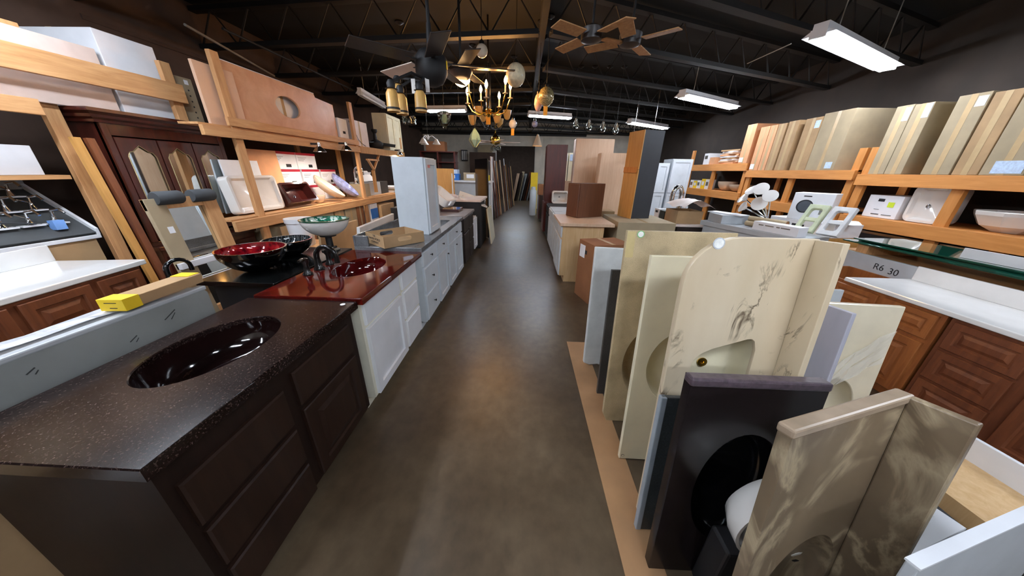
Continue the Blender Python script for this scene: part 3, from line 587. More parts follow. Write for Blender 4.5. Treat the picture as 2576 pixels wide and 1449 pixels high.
# things on the upper level
t = thing('laminate_offcut', 'pale pinkish laminate panel standing on the upper left shelf', 'panel', (XS-.06, 3.2, 1.977)); MB().box(-.03, 0, 0, .42, 0, .54).build('board', 'laminate_pink', t, bev=.003)
t = thing('sink_cutout_panel', 'long brown laminate counter on edge with an oval sink cut-out on the upper left shelf', 'panel', (XS-.13, 3.55, 1.977))
c = (.9, .36); plate([(0, 0), (1.95, 0), (1.95, .58), (1.52, .60), (1.5, .645), (0, .645)], ellipse(*c, .22, .125), .03, lambda u, v, w: (-w, u, v), c).build('board', 'laminate_brown', t, True)
MB().box(-.032, .002, 0, 1.5, .645, .652).build('top_strip', 'white_paint', t)  # white strip paints the highlight along the panel's top edge
MB().box(-.005, .035, 0, 1.95, .0, .03).build('front_roll', 'laminate_brown', t, bev=.012)
carton('white carton showing through the oval cut-out on the upper shelf', -3.9, -3.34, 4.0, 5.0, 1.977, 2.54, 'paper', '+x')
t = thing('shelf_side_board', 'tan cabinet side with a row of peg holes above the china cabinet', 'panel', (-3.53, 3.3, 2.0), 0)
MB().box(-.02, 0, 0, .2, 0, .42).build('board', 'cardboard_pale', t)
for i in range(6): MB().lathe([(.008, 0), (.008, .001), (.001, .001)], m=Matrix.Rotation(PI/2, 4, 'Y'), c=(0.0003, .14, .06 + .05*i), n=10).build('peg_hole', 'ink', t)
MB().box(.0003, .0015, .12, .16, .36, .4).build('sticker', 'paper', t)
carton('big white-grey carton on top of the china cabinet', -4.3, -3.58, 2.85, 3.28, 2.001, 2.62, 'white_paint', '+z')
t = thing('melamine_sheet', 'large off-white panel on the near upper shelf behind the rail', 'panel', (-3.57, 1.85, 2.001)); MB().box(-.03, 0, 0, .96, 0, .46).build('board', 'pinkish_panel', t, bev=.003)
carton('tan cardboard carton at the far left end of the upper shelf', -4.1, -3.55, 1.2, 1.7, 2.0, 2.4, 'cardboard', '+x')
carton('white office carton with a dark handle slot beside the third rack post', -3.62, -3.2, 5.52, 5.78, 1.977, 2.38, 'paper', None, sticker=('+x', .35, .65, .42, .52, 'ink'))
b_ = carton('plain pale carton on the upper shelf right of the third post', -3.75, -3.2, 5.9, 6.5, 1.977, 2.42, 'pinkish_panel', '+x')
MB().tube([(.276, -.35, .4), (.29, -.25, .3), (.285, -.12, .12), (.28, .0, .06), (.28, .14, .02)], .004, 6).build('cable', 'ink', b_)
# black ceiling fan body lying at the end of the upper shelf
t = thing('black_fan_motor', 'black ceiling fan motor lying at the end of the upper left shelf', 'fan', (-3.3, 7.02, 1.977), .3)
MB().lathe([(.05, 0), (.12, .02), (.15, .07), (.15, .13), (.1, .17), (.04, .2), (.03, .32), (.06, .36), (.06, .4)], n=28).build('motor', 'black_matte', t, True)
for i in range(3): MB().obox((.25*math.cos(i*2.1), .25*math.sin(i*2.1), .1), (.3, .12, .012), (.5, .1, i*2.1)).build('blade', 'black_matte', t)
# beige cabinet doors further along
t = thing('beige_wall_cabinet', 'cream two-door wall cabinet hung up at the end of the rack', 'cabinet', (-3.12, 7.25, 1.977), LF)
MB().box(0, .8, 0, .3, 0, .75).build('body', 'cream_gloss', t)
for u in (.01, .405): panel(MB(), u, u+.385, .01, .74, 'shaker').build('door', 'cream_gloss', t)
# ------------------------------------------------------------------ lower level of the rack
zl = 1.051
def tray_sink(name, label, loc, W, Hh, D, rot, mat, r=.06, cat='sink', wall=.03, group=None, fd=.85):
    """rectangular basin; local x width, local z height, open towards local -y"""
    t = thing(name, label, cat, loc, 0, group, rot)
    o = rrect(0, W, 0, Hh, r); i1 = rrect(wall, W-wall, wall, Hh-wall, r*.8); i2 = rrect(wall*1.8, W-wall*1.8, wall*1.8, Hh-wall*1.8, r*.7)
    o2 = rrect(.015, W-.015, .015, Hh-.015, r*.9)
    q = lambda pts, d: [(a, d, b) for a, b in pts]
    MB().rings([q(o2, D), q(o, D*.9), q(o, .01), q(rrect(.004, W-.004, .004, Hh-.004, r), 0), q(i1, 0), q(i2, D*fd)], True, True).build('basin', mat, t, True)
    MB().lathe([(.022, 0), (.022, .004), (.012, .006), (.01, .001)], m=Matrix.Rotation(PI/2, 4, 'X'), c=(W/2, D*fd-.001, Hh*.45), n=18).build('drain', 'chrome', t, True)
    return t
tray_sink('white_sink', 'white square sink leaning behind the second rack post', (-3.24, 3.28, zl+.018), .68, .42, .12, (-.12, 0, LF), 'porcelain', .05, fd=.2)
tray_sink('brown_sink', 'dark brown rectangular sink beside the white square sink', (-3.16, 4.0, zl+.075), .56, .3, .14, (-.5, 0, LF), 'brown_glaze', .03)
vessel('small beige bowl between the brown sink and cream dish', (-3.3, 4.74, zl+.001), .1, .12, 'ivory_porcelain', 'ivory_porcelain', group='sinks on the lower left shelf')
def dish(label, loc, mat, R, rot, inn=None):
    t = vessel(label, loc, R, .12, mat, inn or mat, .35, .015, .75, 'sinks on the lower left shelf', None, rot); t.name = 'oval_sink'; t['category'] = 'sink'; return t
dish('cream oval sink propped on edge on the lower left shelf', (-3.34, 5.02, zl+.16), 'ivory_porcelain', .26, (0, .7, .35))
dish('blue speckled oval sink propped on edge next to the cream one', (-3.36, 5.52, zl+.17), 'blue_porcelain', .27, (0, .8, .3), 'blue_porcelain')
# white cartons with red stripes
def striped(label, x1, y0, y1, z0, z1):
    t = carton(label, x1-.4, x1, y0, y1, z0, z1, 'paper', None, 'striped_carton', 'box', 'white cartons with red stripes')
    h, b = z1-z0, (y1-y0)/2
    MB().box(.2003, .2015, -b, b, h*.86, h).build('red_band', 'red_print', t); MB().box(.2003, .2015, b*.1, b*.5, h*.12, h*.3).build('barcode', 'ink', t)
    for k in range(3): MB().box(.2003, .2012, -b*.85, b*(.0-.15*k), h*(.7-.09*k), h*(.715-.09*k)).build('print_line', 'steel', t)
    return t
yy = [(4.4, 4.93), (4.94, 5.4), (5.41, 5.88)]
for j, (row, z0, z1) in enumerate((('bottom', zl+.001, zl+.25), ('middle', zl+.252, zl+.5), ('top', zl+.502, zl+.75))):
    for i, pos in enumerate(('left', 'centre', 'right')):
        if j == 2 and i == 2: continue
        striped(f'white carton with red stripe, {row} row, {pos} of the stack on the left shelf', -3.62 - .02*j, yy[i][0] + .03*(j % 2), yy[i][1], z0, z1)
t = thing('cardboard_sheet', 'tall tan cardboard sheet behind the second rack post', 'cardboard', (-3.46, 3.75, zl+.002), 0, None, (0, -.06, 0)); MB().box(-.012, 0, 0, .6, 0, .74).build('sheet', 'cardboard_pink', t)
t = thing('white_board', 'white melamine board standing behind the white square sink', 'board', (-3.40, 3.42, zl+.002), 0, None, (0, -.05, 0)); MB().box(-.02, 0, 0, .5, 0, .6).build('board', 'white_paint', t, bev=.002)
t = thing('purple_sheet', 'dark purple-brown panel at the back of the lower shelf', 'panel', (-3.85, 6.02, zl+.003), 0, None, (0, -.1, 0)); MB().box(-.015, 0, 0, .5, 0, .42).build('board', plain('purple_brown', '4f3c45', .5), t)
carton('open tan carton with the gooseneck faucet on the lower shelf', -3.52, -3.2, 5.9, 6.25, zl, zl+.24, 'cardboard_pale', None)
faucet('tall chrome gooseneck faucet standing in packing paper', (-3.36, 6.05, zl+.242), LF, 'chrome', 1.6, False, None, .1, .19)
ob = carton('grey-sided white carton with open flaps beside the third post', -3.65, -3.23, 6.3, 6.8, zl, zl+.26, 'light_grey', None)
for s_, r_ in ((1, -.7), (-1, .5)): MB().obox((s_*.03, .0, .38 if s_ > 0 else .34), (.008, .5, .26), (0, r_, 0)).build('flap', 'paper', ob)
carton('dark grey carton on the lower shelf end', -3.7, -3.25, 6.86, 7.22, zl, zl+.26, 'charcoal', None)
for i in range(3): tag(MB().box(-.18, .18, -.25, .25, 0, .045).build('magazine_stack', ['paper', 'cardboard_pale', 'paper'][i], None), ['lowest', 'middle', 'top'][i] + ' flat white packet in the pile at the shelf end', 'packet', 'flat packets', (-3.32, 7.5, zl + .046*i), .1*i)
t = thing('wooden_bracket', 'triangular pine bracket hung in the rack near the third post', 'bracket', (-3.15, 6.2, 1.55)); 
MB().bar((0, 0, .2), (0, .5, .2), .04, .03).build('rail', 'pine', t); MB().bar((0, .05, .19), (0, .25, 0), .04, .03).build('brace', 'pine', t); MB().bar((0, .22, .0), (0, .55, .3), .04, .03).build('brace', 'pine', t); MB().box(-.04, .0, .2, .28, -.437, 0).build('upright', 'pine_dark', t)
# clip lamps
emit('lamp_glow', 'ffeedd', 420)
def clip_lamp(label, px, py, x, tilt):
    p = P(px, py, x=x)
    t = thing('clip_lamp', label, 'lamp', p, 0, 'clip lamps under the upper shelf')
    MB().lathe([(.02, .12), (.025, .07), (.05, .05), (.085, 0), (.082, 0), (.048, .045), (.02, .06)], n=28, cap0=True, cap1=False).build('reflector', 'steel', t, True)
    MB().lathe([(.001, .0), (.035, .006), (.045, .03), (.03, .05)], n=20, cap1=False).build('bulb', 'lamp_glow', t, True)
    MB().box(-.1105, .01, -.012, .012, .09, .115).build('clip', 'black_matte', t)
clip_lamp('clip lamp nearest the white cartons under the upper shelf', 805, 382, -2.95, .15)
clip_lamp('clip lamp by the third post under the upper shelf', 872, 378, -2.95, .2)
clip_lamp('clip lamp at the end of the upper shelf by the tall white cabinet', 1006, 390, -2.95, .1)
# ------------------------------------------------------------------ below the lower shelf
t = thing('white_bucket', 'white plastic bucket below the lower left shelf', 'bucket', (-2.75, 3.5, .68)); MB().lathe([(.12, 0), (.14, .28), (.15, .28), (.15, .31), (.138, .31), (.118, .02)], n=32, cap1=True).build('pail', 'white_paint', t, True); MB().lathe([(.152, .3), (.152, .33), (.01, .335)], n=32).build('lid', 'white_paint', t, True)
tag(MB().box(-.3, .3, -.3, .3, 0, .679).build('low_bench', 'pine_dark', None, bev=.004), 'low timber bench under the white bucket', 'bench', loc=(-2.77, 3.5, 0))
for i, (y0, y1, h, m_) in enumerate(((3.66, 3.97, .86, 'cardboard_pale'), (4.0, 4.3, .9, 'cardboard_dark'), (4.34, 4.8, .92, 'cardboard_pale'), (4.85, 5.1, .94, 'cardboard'), (5.15, 5.5, .95, 'cardboard_pale'), (5.52, 5.76, .96, 'cardboard_dark'))):
    carton(['first', 'second', 'third', 'fourth', 'fifth', 'sixth'][i] + ' carton from the bucket in the row below the lower left shelf', -3.75, -3.15, y0, y1, 0, h, m_, '+x', group='cartons below the lower left shelf')
bl = carton('blue and white carton below the shelf beside the third post', -3.5, -3.08, 5.9, 6.2, 0, .915, 'paper', None); MB().box(.2105, .212, -.15, .15, .62, .82).build('printed_band', 'blue_card', bl)
carton('open brown carton below the shelf behind the tall white cabinet', -3.5, -3.02, 6.25, 6.9, 0, .86, 'cardboard', None)
tag(MB().box(-.6, .6, -.02, .02, 0, .95).build('white_counter_piece', 'white_gloss', None, bev=.006), 'white counter piece leaning behind the granite counter', 'counter', loc=(-2.1, 3.95, 0), rot=(.12, 0, LF+.08))
tag(MB().box(-.4, .4, -.012, .012, 0, .93).build('hardboard_sheet', 'cardboard', None), 'tan hardboard sheet behind the green patterned bowl', 'board', loc=(-2.42, 3.6, 0), rot=(.12, 0, LF))
# ------------------------------------------------------------------ china cabinet
cc = thing('china_cabinet', 'dark cherry china cabinet with three arched mirrored doors', 'cabinet', (-3.5, 2.56, 0), LF)
W, D, H = 1.02, .36, 1.93
mb = MB(); mb.box(0, .03, 0, D, .9, H); mb.box(W-.03, W, 0, D, .9, H); mb.box(0, W, D-.015, D, .9, H); mb.box(0, W, 0, D, H-.03, H); mb.box(0, W, 0, D, .86, .9); mb.box(0, .045, -.02, .03, .9, H); mb.box(W-.045, W, -.02, .03, .9, H); mb.box(0, W, -.012, 0, H-.12, H)
mb.build('hutch', 'cherry', cc, bev=.003)
mb = MB(); mb.box(-.02, W+.02, -.08, D, .82, .86); mb.box(0, W, -.06, D, 0, .82); mb.build('base', 'cherry', cc, bev=.004)
for u in (.03, .36, .69): panel(MB(), u, u+.3, .12, .76, 'raised').build('base_door', 'cherry', cc).location = (0, -.06, 0)
cr = [(0, 0), (-.03, .0), (-.035, .02), (-.055, .035), (-.06, .055), (-.085, .075), (-.085, .1), (0, .1)]
mb = MB(); mb.rings([[(0-(-a)*1.0, a, H-.03+b) for a, b in cr], [(W+(-a), a, H-.03+b) for a, b in cr]], True, True)
mb.rings([[(a, D, H-.03+b) for a, b in cr], [(a, a, H-.03+b) for a, b in cr]], True, True); mb.rings([[(W-a, D, H-.03+b) for a, b in cr], [(W-a, a, H-.03+b) for a, b in cr]], True, True); mb.box(0, W, 0, D, H, H+.068)
mb.build('crown', 'cherry', cc)
glass('clear_pane', 'f2f6f4', .02, 1.3)
for i in range(3):
    u0 = .05 + i*.31; u1 = u0 + .3; z0, z1 = .92, H-.13
    a0, a1, b0, b1 = .045, .255, .07, z1-z0-.06
    arch = [(a0, b0), (a1, b0), (a1, b1-.09), (a1-.02, b1-.055), (a1-.045, b1-.05), (.15, b1), (a0+.045, b1-.05), (a0+.02, b1-.055), (a0, b1-.09)]
    d = plate([(0, 0), (.3, 0), (.3, z1-z0), (0, z1-z0)], arch, .022, VT, (.15, .5)).build('glass_door', 'cherry', cc); d.location = (u0, -.024, z0)
    MB().prism(arch, .009, .013, VT).build('pane', 'mirror', d)
    MB().tube([(p[0], -.001, p[1]) for p in arch + arch[:1]], .004, 6).build('bead', plain('gilt', '9b8a63', .3, metal=.7) if 'gilt' not in MT else 'gilt', d, True)
# leaning timber strips left of the china cabinet
for i, (y_, m_) in enumerate(((2.37, 'plywood'), (2.45, 'walnut_panel'))):
    tag(MB().box(-.03, 0, -.025, .025, 0, 1.78).build('timber_strip', m_, None), ('orange' if i == 0 else 'dark') + ' timber strip leaning beside the china cabinet', 'timber', 'timber strips by the china cabinet', (-3.32, y_, 0), rot=(0, -.08, 0))
# ------------------------------------------------------------------ faucet display and cartons at far left
carton('tall brown carton behind the white counter under the faucet display', -4.06, -3.59, 1.1, 2.28, 0, 1.0, 'cardboard', None)
fd = thing('faucet_display', 'white tray packed with chrome faucets behind the white counter', 'display', (-3.575, 1.09, 1.003), LF)
FW = 1.22
MB().box(0, FW, 0, .45, 0, .03).build('base', 'white_paint', fd, bev=.004)
tl = MB(); tl.prism([(.03, .03), (.44, .36), (.44, .39), (.0, .05)], 0, FW, lambda a, b, d: (d, a, b)); tl.build('sloped_board', 'grey_smear', fd)
MB().prism([(0, .03), (.0, .08), (.45, .44), (.45, .36)], .0, .02, lambda a, b, d: (d, a, b)).build('side', 'white_paint', fd); MB().prism([(0, .03), (.0, .08), (.45, .44), (.45, .36)], FW-.02, FW, lambda a, b, d: (d, a, b)).build('side', 'white_paint', fd)
MB().box(0, FW, .43, .45, .03, .45).build('back', 'light_grey', fd)
MB().prism([(0, .06), (.44, .42), (.45, .4), (.02, .04)], 0.02, .6, lambda a, b, d: (d, a-.004, b+.01)).build('white_sheet', 'white_paint', fd)
rr = random.Random(11)
for i in range(4):
    for j in range(3):
        u = .70 + i*.125; a = .1 + j*.12; z_ = .07 + a*.8
        fa = MB(); fa.lathe([(.022, 0), (.02, .01), (.012, .03), (.011, .05)], c=(u, a, z_), n=12)
        fa.tube([(u, a, z_+.04), (u, a-.01, z_+.09), (u+.02, a-.05, z_+.1), (u+.02, a-.08, z_+.07)], .009, 8); fa.tube([(u, a, z_+.05), (u+rr.uniform(-.05, .05), a+.03, z_+.075)], .006, 6)
        fa.build('faucet', 'chrome' if (i+j) % 3 else 'steel', fd, True)
        MB().box(u-.055, u+.055, a-.03, a+.03, z_-.012, z_-.002).build('foam_insert', 'paper', fd)
MB().tube([(.8, .3, .38), (.7, .2, .28), (.74, .1, .2), (.95, .05, .16)], .006, 8).build('spray_hose', 'charcoal', fd, True); MB().box(1.02, 1.08, .03, .08, .1, .17).build('blue_tag', plain('tag_blue', '7aa7e6', .5), fd)
t = carton('white carton under the brass bowl light at the far left', -4.2, -3.6, 1.5, 2.2, 1.501, 1.7, 'white_paint', None)
tag(MB().box(-4.3, -3.56, 1.1, 2.3, 1.47, 1.5).build('bay_shelf', 'pine_h', None), 'short pine shelf board at far left carrying the white carton', 'shelf')
for y_ in (1.15, 2.35): pass
t = thing('brass_bowl_light', 'shiny brass and glass bowl light lying on the white carton at far left', 'lamp', (-3.85, 1.78, 1.701)); MB().lathe([(.05, 0), (.16, .03), (.2, .1), (.19, .1), (.15, .04), (.04, .012)], n=20).build('bowl', 'brass', t, False)
for i in range(10): MB().obox((.19*math.cos(i*.63), .19*math.sin(i*.63), .1), (.04, .03, .09), (.3, .3, i*.63)).build('crystal', 'chrome', t)
# framed mirror in its crate, leaning
a = P(372, 527, x=-2.72); b = P(548, 505, x=-2.72); MH = 1.36
fm = thing('crated_mirror', 'mirror in a pale timber crate frame with grey foam corner guards', 'mirror', (-2.62, a.y+.02, .0), 0, None, (-.1, 0, LF))
FWm = b.y - a.y
MB().box(.0, .13, 0, .03, .35, MH).build('side_rail', 'cardboard_pale', fm, bev=.003); MB().box(FWm-.12, FWm, 0, .03, .35, MH).build('side_rail', 'pine', fm, bev=.003); MB().box(0, FWm, .005, .035, .35, .45).build('bottom_rail', 'pine', fm); MB().box(0, FWm, .005, .03, MH-.08, MH).build('top_rail', 'pine', fm)
MB().box(.1, FWm-.1, .031, .036, .4, MH-.02).build('glass', 'mirror', fm)
for z_ in (.66, .82): MB().box(0, FWm, -.03, .02, z_, z_+.05).build('white_bar', 'white_paint', fm, bev=.004)
for u in (.07, FWm-.2): MB().lathe([(.045, 0), (.05, .01), (.05, .17), (.045, .18)], m=Matrix.Rotation(PI/2, 4, 'Y'), c=(u, .0, MH), n=20).build('foam_guard', 'foam_grey', fm, True)
MB().box(.06, .1, -.0015, -.0003, 1.1, 1.15).build('sticker', 'paper', fm)
for u in (.05, FWm-.1): MB().box(u-.03, u+.03, 0, .03, 0, .35).build('foot', 'pine', fm)
# ------------------------------------------------------------------ right timber rack
XW = 4.6
wood('pine_orange', 'c07a38', 'd9944e', .55, 3, (9, .8, 9)); wood('pine_orange_v', 'b8742f', 'd18d48', .55, 3)
rr_ = thing('timber_rack', 'orange pine timber rack of cartons along the right wall', 'shelf', (XW, 2.0, 0))
def q_post(y, z1, z0=0, x=0): MB().box(x, x+.05, y-2.0-.05, y-2.0+.05, z0, z1).build('post', 'pine_orange_v', rr_, bev=.003)
def q_beam(y0, y1, z0, z1): MB().box(-.04, 0, y0-2.0, y1-2.0, z0, z1).build('beam', 'pine_orange', rr_, bev=.003)
for y, z1 in ((4.37, 1.98), (4.52, 1.98), (6.52, 1.68), (6.66, 1.82), (8.85, 2.2), (2.3, 1.66)): q_post(y, z1)
for y, z1 in ((3.4, 1.53), (5.5, 1.6), (7.75, 1.72), (2.9, 1.0)): q_post(y, z1)
for y in (2.2, 4.45, 6.6, 8.8): q_post(y, 1.64, 0, .68)
q_beam(1.5, 4.42, 1.51, 1.65); q_beam(1.5, 4.42, .97, 1.12); q_beam(4.47, 6.57, 1.57, 1.70); q_beam(4.47, 6.57, 1.02, 1.17); q_beam(6.6, 8.9, 1.69, 1.84); q_beam(6.6, 8.9, 1.10, 1.26)
for i in range(4):
    x0 = .0 + .19*i
    for y0, y1, zt in ((1.5, 4.42, 1.65), (1.5, 4.42, 1.12), (4.47, 6.57, 1.70), (4.47, 6.57, 1.17), (6.6, 8.9, 1.84), (6.6, 8.9, 1.26)):
        MB().box(x0, x0+.18, y0-2.0, y1-2.0, zt-.02, zt).build('plank', 'pine_orange', rr_)
# cartons standing on top: y range, shelf height, top, material
cs = [(6.66, 6.92, 1.84, 2.56, 'cardboard_pink', 'lone slim carton'), (6.30, 6.53, 1.70, 2.47, 'cardboard_pink', 'slim carton, first of four upright'), (6.12, 6.29, 1.70, 2.47, 'cardboard_pink', 'slim carton, second of four upright'), (5.93, 6.11, 1.70, 2.47, 'cardboard', 'slim carton, third of four upright'), (5.68, 5.89, 1.70, 2.48, 'cardboard', 'slim carton, fourth of four upright'),
      (5.27, 5.56, 1.70, 2.47, 'cardboard', 'carton beside the big deep box'), (4.80, 5.26, 1.70, 2.50, 'cardboard_pale', 'big deep carton'), (4.13, 4.31, 1.65, 2.42, 'cardboard_pale', 'left carton of the labelled pair'), (3.945, 4.125, 1.65, 2.41, 'cardboard_pale', 'right carton of the labelled pair'), (3.52, 3.76, 1.65, 2.42, 'cardboard_pale', 'creased tall carton'), (3.31, 3.50, 1.65, 2.40, 'cardboard', 'tall carton right of the creased one'), (3.02, 3.30, 1.65, 2.40, 'cardboard_pale', 'rightmost tall carton')]
for i, (y0, y1, z0, z1, m_, nm) in enumerate(cs):
    st = {5: ('-x', .05, .35, .8, .94, 'paper_blue'), 6: ('-x', .1, .32, .03, .14, 'paper_blue'), 7: ('-x', .05, .4, .78, .97, 'paper_blue'), 8: ('-x', .05, .4, .8, .99, 'paper_blue'), 9: ('-x', .05, .35, .84, .96, 'paper'), 11: ('-x', .05, .75, .02, .17, 'paper_blue'), 0: ('-x', .5, .95, .03, .15, 'paper'), 1: ('-x', .5, .95, .03, .15, 'paper')}.get(i)
    carton(nm + ' on top of the right rack', XW-.03, XW+(.55 if i != 6 else .68), y0, y1, z0+.002, z1, m_, '-x', group='cartons on top of the right rack', sticker=st)
# board pile over the far bay
rnd = random.Random(4)
for i in range(9):
    m_ = ['cardboard_pink', 'maple_pale', 'paper', 'cardboard', 'white_paint'][i % 5]
    tag(MB().box(-.2, .2, -.25, .25, 0, .03).build('cabinet_board', m_, None, bev=.002), ['lowest', 'second', 'third', 'fourth', 'fifth', 'sixth', 'seventh', 'eighth', 'topmost'][i] + ' board of the loose pile over the far rack bay', 'board', 'loose boards over the far rack bay', (XW+.25, 7.45, 1.846 + .033*i), .25*math.sin(i*1.7))
carton('white carton with grey print on the far rack bay', XW+.01, XW+.35, 8.1, 8.3, 1.842, 2.1, 'paper', None, sticker=('-x', .2, .8, .5, .8, 'steel')); carton('small pale carton beside the board pile on the rack', XW+.02, XW+.3, 7.85, 8.05, 1.842, 2.0, 'cardboard_pink', None)
# lower level
def lett(t, s, a, h, z, size, m_='ink'): text(s, m_, t, (-a-.0015, 0, z), (PI/2, 0, -PI/2), size)
wb = carton('white carton with a lime note and dark print on the right rack', XW+.06, XW+.5, 3.86, 4.24, 1.123, 1.4, 'paper', None, sticker=('-x', .18, .36, .5, .72, plain('lime_note', 'd8ef3a', .6)))
MB().box(-.2225, -.2205, -.0, .07, .2, .235).build('handle_slot', 'ink', wb); MB().box(-.2225, -.2205, .0, .09, .035, .048).build('print_bar', 'steel', wb); MB().box(-.2225, -.2205, -.14, -.03, .035, .046).build('print_bar', 'steel', wb); MB().box(-.2225, -.2205, .02, .08, .1, .105).build('print_line', 'steel', wb)
tray_sink('white_drop_sink', 'glossy white rectangular sink upside down on the right rack', (XW+.08, 3.82, 1.123), .36, .42, .2, (0, 0, RF), 'porcelain', .07, fd=.12)
bs = thing('white_bowl_sink', 'big white octagonal bowl sink at the right end of the rack', 'sink', (XW+.26, 3.08, 1.122), .3)
MB().lathe([(.1, 0), (.2, .06), (.26, .16), (.27, .2), (.255, .2), (.24, .16), (.18, .07), (.02, .03)], n=8).build('bowl', 'porcelain', bs, bev=.01)
t = thing('paper_roll', 'roll wrapped in clear film lying on the right rack', 'roll', (XW+.12, 4.7, 1.252), 0, None, (PI/2, 0, 0)); MB().lathe([(.07, -.13), (.075, -.12), (.075, .12), (.07, .13)], n=24).build('roll', 'light_grey', t, True); MB().lathe([(.03, .1301), (.03, .132), (.001, .132)], n=16).build('core', 'cardboard_dark', t)
vessel('beige porcelain bowl standing upright on the far rack bay', (XW+.2, 7.4, 1.262), .2, .2, 'beige_porcelain', 'beige_porcelain', group='beige bowls on the right rack'); vessel('wide beige porcelain bowl behind the rack post', (XW+.2, 6.95, 1.262), .22, .15, 'beige_porcelain', 'beige_porcelain', group='beige bowls on the right rack')
for i, (y0, y1, m_, h) in enumerate(((8.62, 8.78, 'paper', .2), (8.45, 8.6, 'yellow_card', .18), (8.28, 8.43, 'paper', .2), (8.08, 8.24, 'yellow_card', .24), (7.9, 8.06, 'paper', .23))):
    carton(['first', 'second', 'third', 'fourth', 'fifth'][i] + ' small box from the left in the yellow and white row on the right rack', XW+.06, XW+.22, y0, y1, 1.262, 1.262+h, m_, None, group='small yellow and white boxes', sticker=('-x', .2, .8, .35, .75, 'paper' if m_ != 'paper' else 'steel'))
t = thing('black_appliance', 'long black appliance lying in the bottom of the right rack', 'appliance', (XW+.07, 3.5, .66)); MB().box(0, .5, -.45, .75, 0, .28).build('case', 'charcoal', t, bev=.01); MB().box(-.012, 0, -.45, .75, .25, .28).build('trim', 'steel', t)
tag(MB().box(XW+.055, XW+.6, 2.4, 4.3, .62, .658).build('low_shelf', 'pine_orange', None), 'low plank shelf under the black appliance in the right rack', 'shelf')
for y_ in (2.45, 4.25): MB().box(XW+.3, XW+.4, y_-.03, y_+.03, 0, .62)
# ------------------------------------------------------------------ middle right: drawer base, grey mantel, clutter
cabinet('dark_drawer_base', 'dark drawer base cabinet with pale cluttered top beyond the beige slab', 'cabinet', (2.5, 5.75, 0), RF, .98, .55, .815, [(.03+.47*k, .47+.47*k, a, b, 'slab') for k in range(2) for a, b in ((.6, .79), (.36, .58), (.1, .34))], 'black_brown', 'black_brown')
tag(MB().box(0, .62, -1.02, 0, 0, .034).build('pale_counter', 'pinkish_panel', None, bev=.004), 'pale counter on the dark drawer base', 'counter', loc=(2.46, 5.78, .817))
mt = thing('grey_mantel', 'grey painted fireplace mantel with tapered legs behind the marble slab', 'mantel', (2.78, 4.62, 0), -1.28)
MB().box(-.04, 1.3, 0, .5, .88, .95).build('shelf', 'light_grey', mt, bev=.006); MB().box(0, 1.26, .03, .48, .8, .88).build('frieze', 'light_grey', mt, bev=.004)
for u in (0, .95): MB().box(u, u+.31, .03, .46, 0, .8).build('leg', 'light_grey', mt, bev=.004)
MB().box(.31, .95, .1, .44, .0, .8).build('infill', 'brown_marble', mt)
Rm = Matrix.Rotation(-1.28, 3, 'Z')
def onm(u, v, zz=.951): return Vector((2.78, 4.62, zz)) + Rm @ Vector((u, v, 0))
carton('flat grey carton on the mantel', -.2, .2, -.16, .16, 0, .12, 'light_grey', None).location = onm(.22, .22)
bd = tag(MB().box(-.25, .25, -.09, .09, 0, .012).build('white_strip', 'paper', None), 'white card strip lying on the grey carton', 'card', loc=onm(.2, .2, 1.073), rz=-1.2)
for i in range(3):
    z_ = .951 + (.035 if i < 2 else .098); tb_ = thing('cardboard_tube', ['front', 'back', 'top'][i] + ' cardboard tube of the three lying on the mantel', 'tube', onm(.72, .24 + .075*(i if i < 2 else .5), z_), -1.28 + .05, 'cardboard tubes', (PI/2, 0, -1.28 + PI/2))
    MB().lathe([(.034, -.24), (.034, .24)], n=20, cap0=False, cap1=False).build('tube', 'cardboard_pale', tb_, True); MB().lathe([(.03, .235), (.001, .235)], n=16, cap0=False).build('end_cap', 'cardboard_dark', tb_)
ft = carton('long white carton with fine print in front of the tubes', -.26, .26, -.075, .075, 0, .11, 'paper', None); ft.location = onm(1.0, .09); ft.rotation_euler.z = -1.28
[MB().box(a_, b_, -.0765, -.0753, .068, .08).build('print_bar', 'steel', ft) for a_, b_ in ((-.19, -.13), (-.11, -.01), (.02, .06), (.07, .17))]
for i in range(2):
    fo = thing('foam_tray', ['pale green foam packing tray with cut-outs standing slanted', 'white foam packing tray slanted behind the green one'][i], 'packaging', onm(.99 + .24*i, .34, .99), 0, None, (-.45, 0, -1.28))
    c = (.1, .17); plate([(0, 0), (.2, 0), (.2, .34), (0, .34)], rrect(.04, .16, .05, .29, .03), .05, lambda u, v, w: (u, w, v), c).build('tray', plain('foam_green%d' % i, ['c9d2b2', 'dfe2e4'][i], .8), fo)
    MB().box(.04, .16, .012, .045, .14, .18).build('rib', 'foam_green%d' % i, fo)
